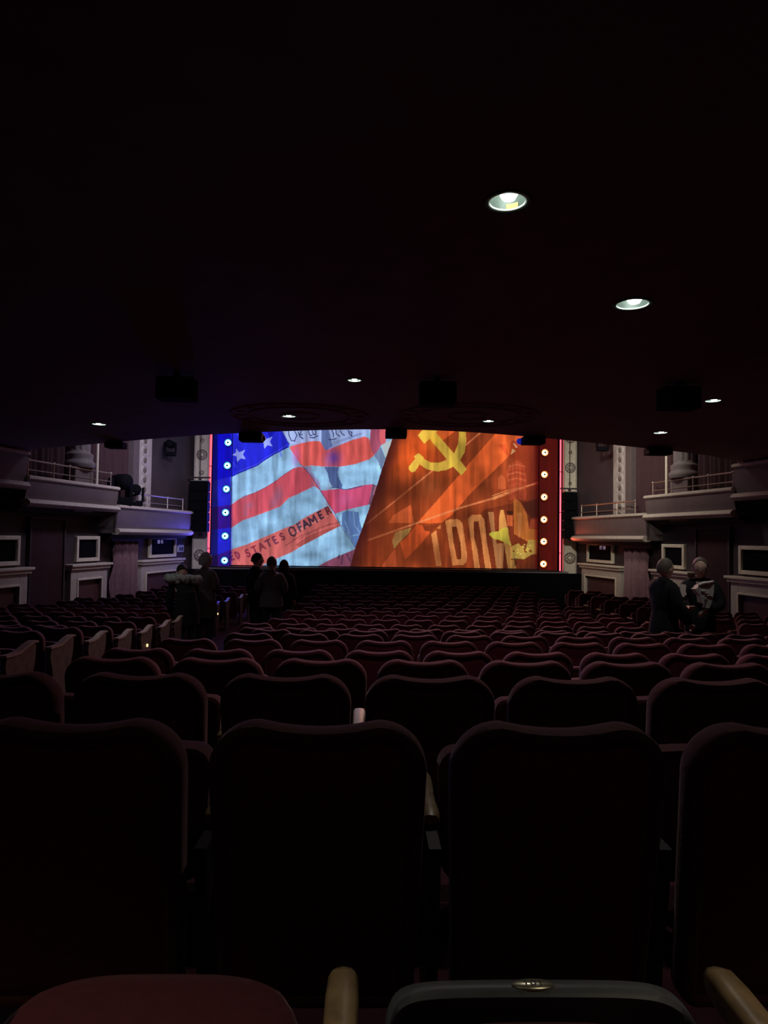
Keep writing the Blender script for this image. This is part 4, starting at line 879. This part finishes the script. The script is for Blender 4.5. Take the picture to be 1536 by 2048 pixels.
def person(label, loc, rz, H, P, hair='dark', hairm='hairdk', top='coatblk', bottom='jeans', coat_len=.82, glasses=False, female=False, bulk=1.):
    k = H/1.75; t = thing('person', label, 'person', loc, rz); lean = P.get('lean', 0); bend = Matrix.Rotation(-lean, 3, 'X')
    def B(p): p = Vector(p); q = Vector((0, 0, .95)); return (q+bend @ (p-q)) if p.z > .95 else p
    J = {}; J['pel'] = Vector((0, 0, .95)); J['sp'] = B((0, .0, 1.12)); J['ch'] = B((0, .0, 1.30)); J['nb'] = B((0, -.01, 1.44)); J['nk'] = B((0, .005, 1.50)); J['hd'] = B((0, .02, 1.555))
    for s, nme in ((-1, 'L'), (1, 'R')):
        J['sh'+nme] = B((s*.175, -.01, 1.40)); J['el'+nme] = B(P['el'+nme]); J['wr'+nme] = B(P['wr'+nme]); d = (J['wr'+nme]-J['el'+nme]).normalized(); J['pm'+nme] = J['wr'+nme]+d*.06
        st_ = P.get('st'+nme, 0); J['hp'+nme] = Vector((s*.085, 0, .90)); J['kn'+nme] = Vector((s*.10, .02+st_*.5, .50)); J['an'+nme] = Vector((s*.105, -.02+st_, .09)); J['to'+nme] = Vector((s*.12, .15+st_, .035))
    names = list(J); idx = {n: i for i, n in enumerate(names)}; V = [J[n]*k for n in names]
    rad = dict(pel=(.14, .11), sp=(.135, .10), ch=(.155, .11), nb=(.105, .085), nk=(.055, .055), hd=(.06, .06), sh=(.070, .070), el=(.043, .043), wr=(.029, .025), pm=(.036, .020), hp=(.09, .09), kn=(.06, .06), an=(.042, .042), to=(.04, .03))
    rd = [tuple(q*k*(bulk if n in ('pel', 'sp', 'ch') else 1) for q in (rad[n] if n in rad else rad[n[:2]])) for n in names]
    E_ = [('pel', 'sp'), ('sp', 'ch'), ('ch', 'nb'), ('nb', 'nk'), ('nk', 'hd')]+[x for s in 'LR' for x in (('ch', 'sh'+s), ('sh'+s, 'el'+s), ('el'+s, 'wr'+s), ('wr'+s, 'pm'+s), ('pel', 'hp'+s), ('hp'+s, 'kn'+s), ('kn'+s, 'an'+s), ('an'+s, 'to'+s))]
    me = skin_mesh(V, [(idx[a], idx[b]) for a, b in E_], rd, 1)
    bm = bmesh.new(); bm.from_mesh(me)
    hm, R_ = head_mb(J['hd']*k+Vector((0, .012, .055))*k, P.get('tilt', 0)-lean*.5, P.get('turn', 0), k*1.10)
    tm = bpy.data.meshes.new('t'); tm.from_pydata([tuple(v_) for v_ in hm.v], [], hm.f); bm.from_mesh(tm)
    solid = [(('pel', 'sp', 'ch', 'nb'), (.085, .08, .07, .055)), (('ch', 'nb', 'nk', 'hd'), (.06, .052, .05, .055)), (('shL', 'ch', 'shR'), (.028, .05, .028))]
    for q in 'LR': solid += [(('pel', 'hp'+q, 'kn'+q, 'an'+q), (.06, .065, .05, .035)), (('an'+q, 'to'+q), (.035, .03))]
    for ns, rr in solid:
        fm = MB().tube([J[n]*k for n in ns], [r_*k for r_ in rr], 14); tm = bpy.data.meshes.new('t'); tm.from_pydata([tuple(v_) for v_ in fm.v], [], fm.f); bm.from_mesh(tm)
    for s, nme in ((-1, 'L'), (1, 'R')):            # five separate fingers per hand
        d = (J['pm'+nme]-J['wr'+nme]).normalized(); sd_ = Vector((1, 0, 0)); sd_ = (sd_-d*sd_.dot(d)).normalized() if abs(d.x) < .9 else Vector((0, 1, 0)); nrm = d.cross(sd_)
        if abs(d.z) > .7: sd_, nrm = nrm, sd_
        curl = P.get('curl', .5)
        for q, (off, ln) in enumerate(((-.028, .062), (-.010, .075), (.010, .070), (.027, .055))):
            p0 = J['pm'+nme]+sd_*off*.6; p1 = J['pm'+nme]+sd_*off+d*.035; p2 = p1+(d*cos(curl)+nrm*sin(curl)*-s)*ln*.55; p3 = p2+(d*cos(curl*2)+nrm*sin(curl*2)*-s)*ln*.45
            fm = MB().tube([p0*k, p1*k, p2*k, p3*k], [.013*k, .0125*k, .0125*k, .0115*k], 7); tm = bpy.data.meshes.new('t'); tm.from_pydata([tuple(v_) for v_ in fm.v], [], fm.f); bm.from_mesh(tm)
        fm = MB().tube([J['sh'+nme]*k, J['el'+nme]*k, J['wr'+nme]*k, J['pm'+nme]*k, (J['pm'+nme]+d*.02)*k], [.030*k, .028*k, .027*k, .030*k, .020*k], 10); tm = bpy.data.meshes.new('t'); tm.from_pydata([tuple(v_) for v_ in fm.v], [], fm.f); bm.from_mesh(tm)
        p0 = J['wr'+nme]+d*.02; p1 = p0-sd_*.035+d*.03; p2 = p1-sd_*.015+d*.035
        fm = MB().tube([p0*k, p1*k, p2*k], [.015*k, .0135*k, .0125*k], 7); tm = bpy.data.meshes.new('t'); tm.from_pydata([tuple(v_) for v_ in fm.v], [], fm.f); bm.from_mesh(tm)
    me = bpy.data.meshes.new('body'); bm.to_mesh(me); bm.free(); tmp = bpy.data.objects.new('tmp', me); C.objects.link(tmp); rm = tmp.modifiers.new('r', 'REMESH'); rm.mode = 'VOXEL'; rm.voxel_size = .0125*k; rm.use_smooth_shade = True
    bpy.context.view_layer.update(); me = bpy.data.meshes.new_from_object(tmp.evaluated_get(bpy.context.evaluated_depsgraph_get())); bpy.data.objects.remove(tmp)
    bm = bmesh.new(); bm.from_mesh(me); seen = set(); isl = []
    for v0 in bm.verts:
        if v0.index in seen: continue
        st_ = [v0]; seen.add(v0.index); comp = []
        while st_:
            v_ = st_.pop(); comp.append(v_)
            for e_ in v_.link_edges:
                o_ = e_.other_vert(v_)
                if o_.index not in seen: seen.add(o_.index); st_.append(o_)
        isl.append(comp)
    isl.sort(key=len)
    if len(isl) > 1: bmesh.ops.delete(bm, geom=[v_ for c_ in isl[:-1] for v_ in c_], context='VERTS')
    bm.to_mesh(me); bm.free()
    me.materials.clear(); me.materials.append(M['skin']); body = bpy.data.objects.new('body', me); C.objects.link(body); body.parent = t
    def cloth(name, ns, m_, grow, extra={}):
        ii = {n: i for i, n in enumerate(ns)}; VV = [J[n]*k for n in ns]; rr = []
        for n in ns: r_ = rad[n] if n in rad else rad[n[:2]]; r_ = tuple((q*(bulk if n in ('pel', 'sp', 'ch') else 1)+grow+extra.get(n[:2], 0))*k for q in r_); rr.append(r_)
        me_ = skin_mesh(VV, [(ii[a], ii[b]) for a, b in E_ if a in ii and b in ii], rr, 1); me_.materials.clear(); me_.materials.append(m_); o_ = bpy.data.objects.new(name, me_); C.objects.link(o_); o_.parent = t; return o_
    cloth('jacket', ['pel', 'sp', 'ch', 'nb']+[n+s for s in 'LR' for n in ('sh', 'el', 'wr')], M[top], .036, {'wr': .004, 'nb': -.012})
    # coat skirt
    zs = np.linspace(1.16, coat_len, 8); R = []
    for q, zz in enumerate(zs): e = .70+.26*min(1, q/4)+.012*q; R.append([(cos(a)*.185*e*k*bulk, sin(a)*.145*e*k*bulk+0.0, zz*k) for a in [2*pi*i/20 for i in range(20)]])
    MB().layers(R).build('coat_skirt', M[top], t, True)
    tr = MB()
    for s in 'LR': tr.tube([J['hp'+s]*k+Vector((0, 0, .06*k)), J['hp'+s]*k, (J['hp'+s]*.5+J['kn'+s]*.5)*k, J['kn'+s]*k, (J['kn'+s]*.5+J['an'+s]*.5)*k, J['an'+s]*k], [.10*k, .105*k, .092*k, .075*k, .066*k, .062*k], 14)
    tr.ball((0, 0, .93*k), (.185*k*min(bulk, 1.1), .13*k, .13*k), 16, 10).build('trousers', M[bottom], t, True)
    nb_ = J['nb']*k; up_ = (J['nk']-J['nb']).normalized(); cq = up_.to_track_quat('Z', 'Y')
    cl = MB().lathe([(.095*k, -.06*k), (.096*k, .0), (.078*k, .03*k), (.070*k, .055*k), (.060*k, .05*k), (.064*k, .0)], n=18, caps=False); cl.v = [nb_+cq @ v_ for v_ in cl.v]; cl.build('collar', M[top], t, True)
    for s in 'LR':
        a, b = J['an'+s]*k, J['to'+s]*k; MB().ball(((a.x+b.x)/2, (a.y+b.y)/2+.0, .045*k), (.05*k, .14*k, .045*k), 12, 8).build('shoe', M['shoe'], t, True)
    HC = J['hd']*k+Vector((0, .012, .055))*k
    # hair
    V = []; Fc = []; n, m_ = 26, 14; vol = 1.12 if hair != 'curly' else 1.22
    maxth = {'short': 1.75, 'dark': 1.75, 'curly': 2.1, 'long': 2.0, 'bald': 1.9, 'longthin': 2.3}[hair]
    for i in range(m_+1):
        for q in range(n):
            a = 2*pi*q/n; front = max(0, sin(a)); th = maxth*i/m_*(1-(.60 if hair != 'bald' else .0)*front**.8)
            if hair == 'bald': th = .12+(maxth-.12)*i/m_*(1-.80*front**.7)
            x, y, zz = sin(th)*cos(a), sin(th)*sin(a), cos(th); wob = 1+(.05 if hair == 'curly' else .015)*noise.noise(Vector((x, y, zz))*(6 if hair == 'curly' else 4))
            hx = (1+.32*max(0, zz)*(1-max(0, zz))); V.append(Vector((x*.083*vol*wob*hx, (y*.108-.010)*vol*wob, zz*.131*vol*wob)))
    for i in range(m_):
        for q in range(n):
            Fc.append((i*n+q, (i+1)*n+q, (i+1)*n+(q+1) % n, i*n+(q+1) % n))
    mb = MB().add(V, Fc)
    if hair in ('long', 'longthin'):
        for q in range(9):
            a = pi+(q/8)*pi; x, y = cos(a)*.075, sin(a)*.085-.01; mb.tube([(x, y, .03), (x*1.15, y*1.1-.005, -.08), (x*1.25, y*1.05-.02, -.17), (x*1.1, y*1.0-.02, -.25 if hair == 'long' else -.16)], [.03, .034, .032, .012], 8)
    if hair == 'curly':
        for q in range(60):
            u, v_ = rng.uniform(0, 2*pi), rng.uniform(.0, 1.7)
            if sin(u) > .2 and v_ > .8: continue
            mb.ball((sin(v_)*cos(u)*.092, sin(v_)*sin(u)*.115-.012, cos(v_)*.142), rng.uniform(.018, .028), 7, 5)
    mb.v = [HC+R_ @ (v_*k) for v_ in mb.v]; mb.build('hair', M[hairm], t, True)
    for sx in (-1, 1):
        p = HC+R_ @ (Vector((sx*.033, .088, .010))*k); MB().ball(p, .0105*k, 8, 6).build('eye', M['eye'], t, True); q = HC+R_ @ (Vector((sx*.033, .0965, .010))*k); MB().ball(q, .0045*k, 6, 5).build('pupil', M['lens'], t, True)
    mo = MB().ball((0, 0, 0), (.024, .006, .006), 10, 5); mo.v = [HC+R_ @ ((v_+Vector((0, .101, -.064)))*k) for v_ in mo.v]; mo.build('mouth', M['panel'], t, True)
    if glasses:
        g = MB()
        for sx in (-1, 1): g.tube([Vector((sx*.031+cos(a)*.022, .113, .008+sin(a)*.017)) for a in np.linspace(0, 2*pi, 13)], .003, 5); g.tube([(sx*.054, .108, .012), (sx*.08, .0, .01)], .003, 5)
        g.tube([(-.01, .114, .012), (.01, .114, .012)], .003, 5); g.v = [HC+R_ @ (v_*k) for v_ in g.v]; g.build('spectacles', M['lens'], t)
    return t, J, k
def at_px(px, d): p = W(px, 1100, d); return (p.x, d, fz(d))
ARM = dict(elL=(-.235, -.03, 1.12), wrL=(-.24, .04, .87), elR=(.235, -.03, 1.12), wrR=(.24, .04, .87))
def A(**kw): d = dict(ARM); d.update(kw); return d
def Hof(py, d, px): return W(px, py, d).z-fz(d)
# left aisle: woman with grey curly hair turned to the stage
d = 13.74; person('person with curly grey hair in a plum grey coat, arms folded', at_px(411, d), -.35, Hof(1104, d, 410)*.985, A(elL=(-.24, .0, 1.12), wrL=(-.02, .24, 1.14), elR=(.24, .0, 1.12), wrR=(.04, .25, 1.10), turn=-.5, tilt=-.15), 'curly', 'hairgrey', 'coatplum', coat_len=.62, bulk=1.3)
# person bending forward with a grey fur collar
d = 12.74; t, J, k = person('person bending forward in a dark coat with a wide grey fur collar', at_px(376, d), .5, 1.80, A(lean=.62, tilt=-.5, elL=(-.25, .18, 1.14), wrL=(-.18, .35, .98), elR=(.25, .18, 1.14), wrR=(.18, .35, .98)), 'short', 'hairdk', 'coatblk', coat_len=.6, bulk=1.2)
mb = MB(); c0 = J['nb']*k
for q in range(44):
    a = q/44*2*pi; rr = rng.uniform(.9, 1.1)
    mb.ball((c0.x+cos(a)*.27*rr, c0.y+sin(a)*.17*rr-.03, c0.z+rng.uniform(-.055, .03)+.02), (rng.uniform(.055, .08),)*3, 9, 7)
mb.build('fur_collar', M['fur'], t, True)
# three people near the stage end of the aisle
d = 14.6; person('person with short dark hair, dark jacket, leftmost of three in the left aisle', at_px(513, d), -1.0, Hof(1104, d, 513)*.99, A(turn=-.2), 'short', 'hairdk', 'coatblk')
d = 14.0; person('person in a grey jacket seen from behind, middle of three in the left aisle', at_px(544, d), .1, Hof(1111, d, 544)*.99, A(elL=(-.26, -.02, 1.14), wrL=(-.16, .18, 1.02), elR=(.26, -.02, 1.14), wrR=(.16, .18, 1.02)), 'short', 'hairbr', 'coatgrey', bulk=1.15)
d = 15.6; person('person with long dark hair, rightmost of the three in the left aisle', at_px(568, d), -.2, Hof(1116, d, 568)*.98, A(), 'long', 'hairdk', 'coatblk')
# right side pair
d = 9.55; P0 = at_px(1328, d); person('person in a long black coat facing right, left of the pair at right', P0, -1.25, Hof(1114, d, 1330)*.99, A(elR=(.25, .0, 1.12), wrR=(.22, .22, .90), elL=(-.22, .12, 1.16), wrL=(-.14, .36, 1.18), curl=.9), 'bald', 'hairbr', 'coatblk', coat_len=.5, bulk=1.2)
d2 = 9.6; P1 = at_px(1400, d2); person('person with spectacles in dark jacket and white shirt holding a pale bag', P1, 2.75, Hof(1112, d2, 1403)*.99, A(elL=(-.25, .06, 1.14), wrL=(-.06, .30, 1.08), elR=(.25, .10, 1.14), wrR=(.16, .36, 1.12), tilt=-.1), 'short', 'hairbr', 'coatblk', glasses=True)
# shirt front
def sheet(name, outl, y, th, m_, parent, bulge=.0):
    n = len(outl); V = [(x, y+bulge*(1-(x*x*4)), zz) for x, zz in outl]+[(x, y+th, zz) for x, zz in outl]
    f_ = [tuple(range(n))[::-1], tuple(range(n, 2*n))]+[(i, (i+1) % n, n+(i+1) % n, n+i) for i in range(n)]
    return MB().add(V, f_).build(name, m_, parent)
p2 = [o for o in bpy.data.objects if o.get('label', '').startswith('person with spectacles')][0]
kk = Hof(1112, d2, 1403)*.99/1.75
sheet('shirt_front', [(a*kk, b*kk) for a, b in ((-.06, 1.44), (.06, 1.44), (.045, 1.36), (.0, 1.16), (-.045, 1.36))], .155*kk, .012, M['shirt'], p2)
# leaflet held out by the black-coated person
Q = W(1366, 1180, d-.1); t = thing('leaflet', 'white folded leaflet held out between the pair at right', 'leaflet', Q, .2)
sheet('sheet', [(-.05, .085), (.055, .07), (.045, -.02), (.06, -.06), (.01, -.10), (-.03, -.06)], 0, .006, M['paper'], t, .01)
# pale bag / folded jacket
Q = W(1406, 1186, d2-.42); t = thing('bag', 'pale crumpled plastic bag held by the person with spectacles', 'bag', Q, .1)
out = [(-.09, .10), (-.02, .125), (.05, .135), (.11, .15), (.13, .10), (.125, .02), (.11, -.06), (.085, -.14), (.06, -.20), (.02, -.19), (.035, -.10), (.01, -.07), (-.015, -.09), (-.01, -.15), (-.05, -.12), (-.065, -.03), (-.12, .02), (-.14, .055), (-.11, .07)]
sheet('bag_body', out, -.02, .07, M['bag'], t, -.03)
MB().tube([(-.09, -.04, .105), (-.02, -.05, .135), (.05, -.05, .14), (.12, -.04, .155)], [.015, .02, .02, .015], 8).build('bag_fold', M['paper'], t, True)
for a, b in ((.02, .0), (-.03, .03), (.05, -.03)): MB().tube([(a-.03, -.055, b), (a+.02, -.06, b+.01), (a+.05, -.055, b-.01)], .006, 6).build('crease', M['paper'], t, True)
for o in bpy.data.objects:
    for key in ('_s', '_z', '_used'):
        if key in o: del o[key]
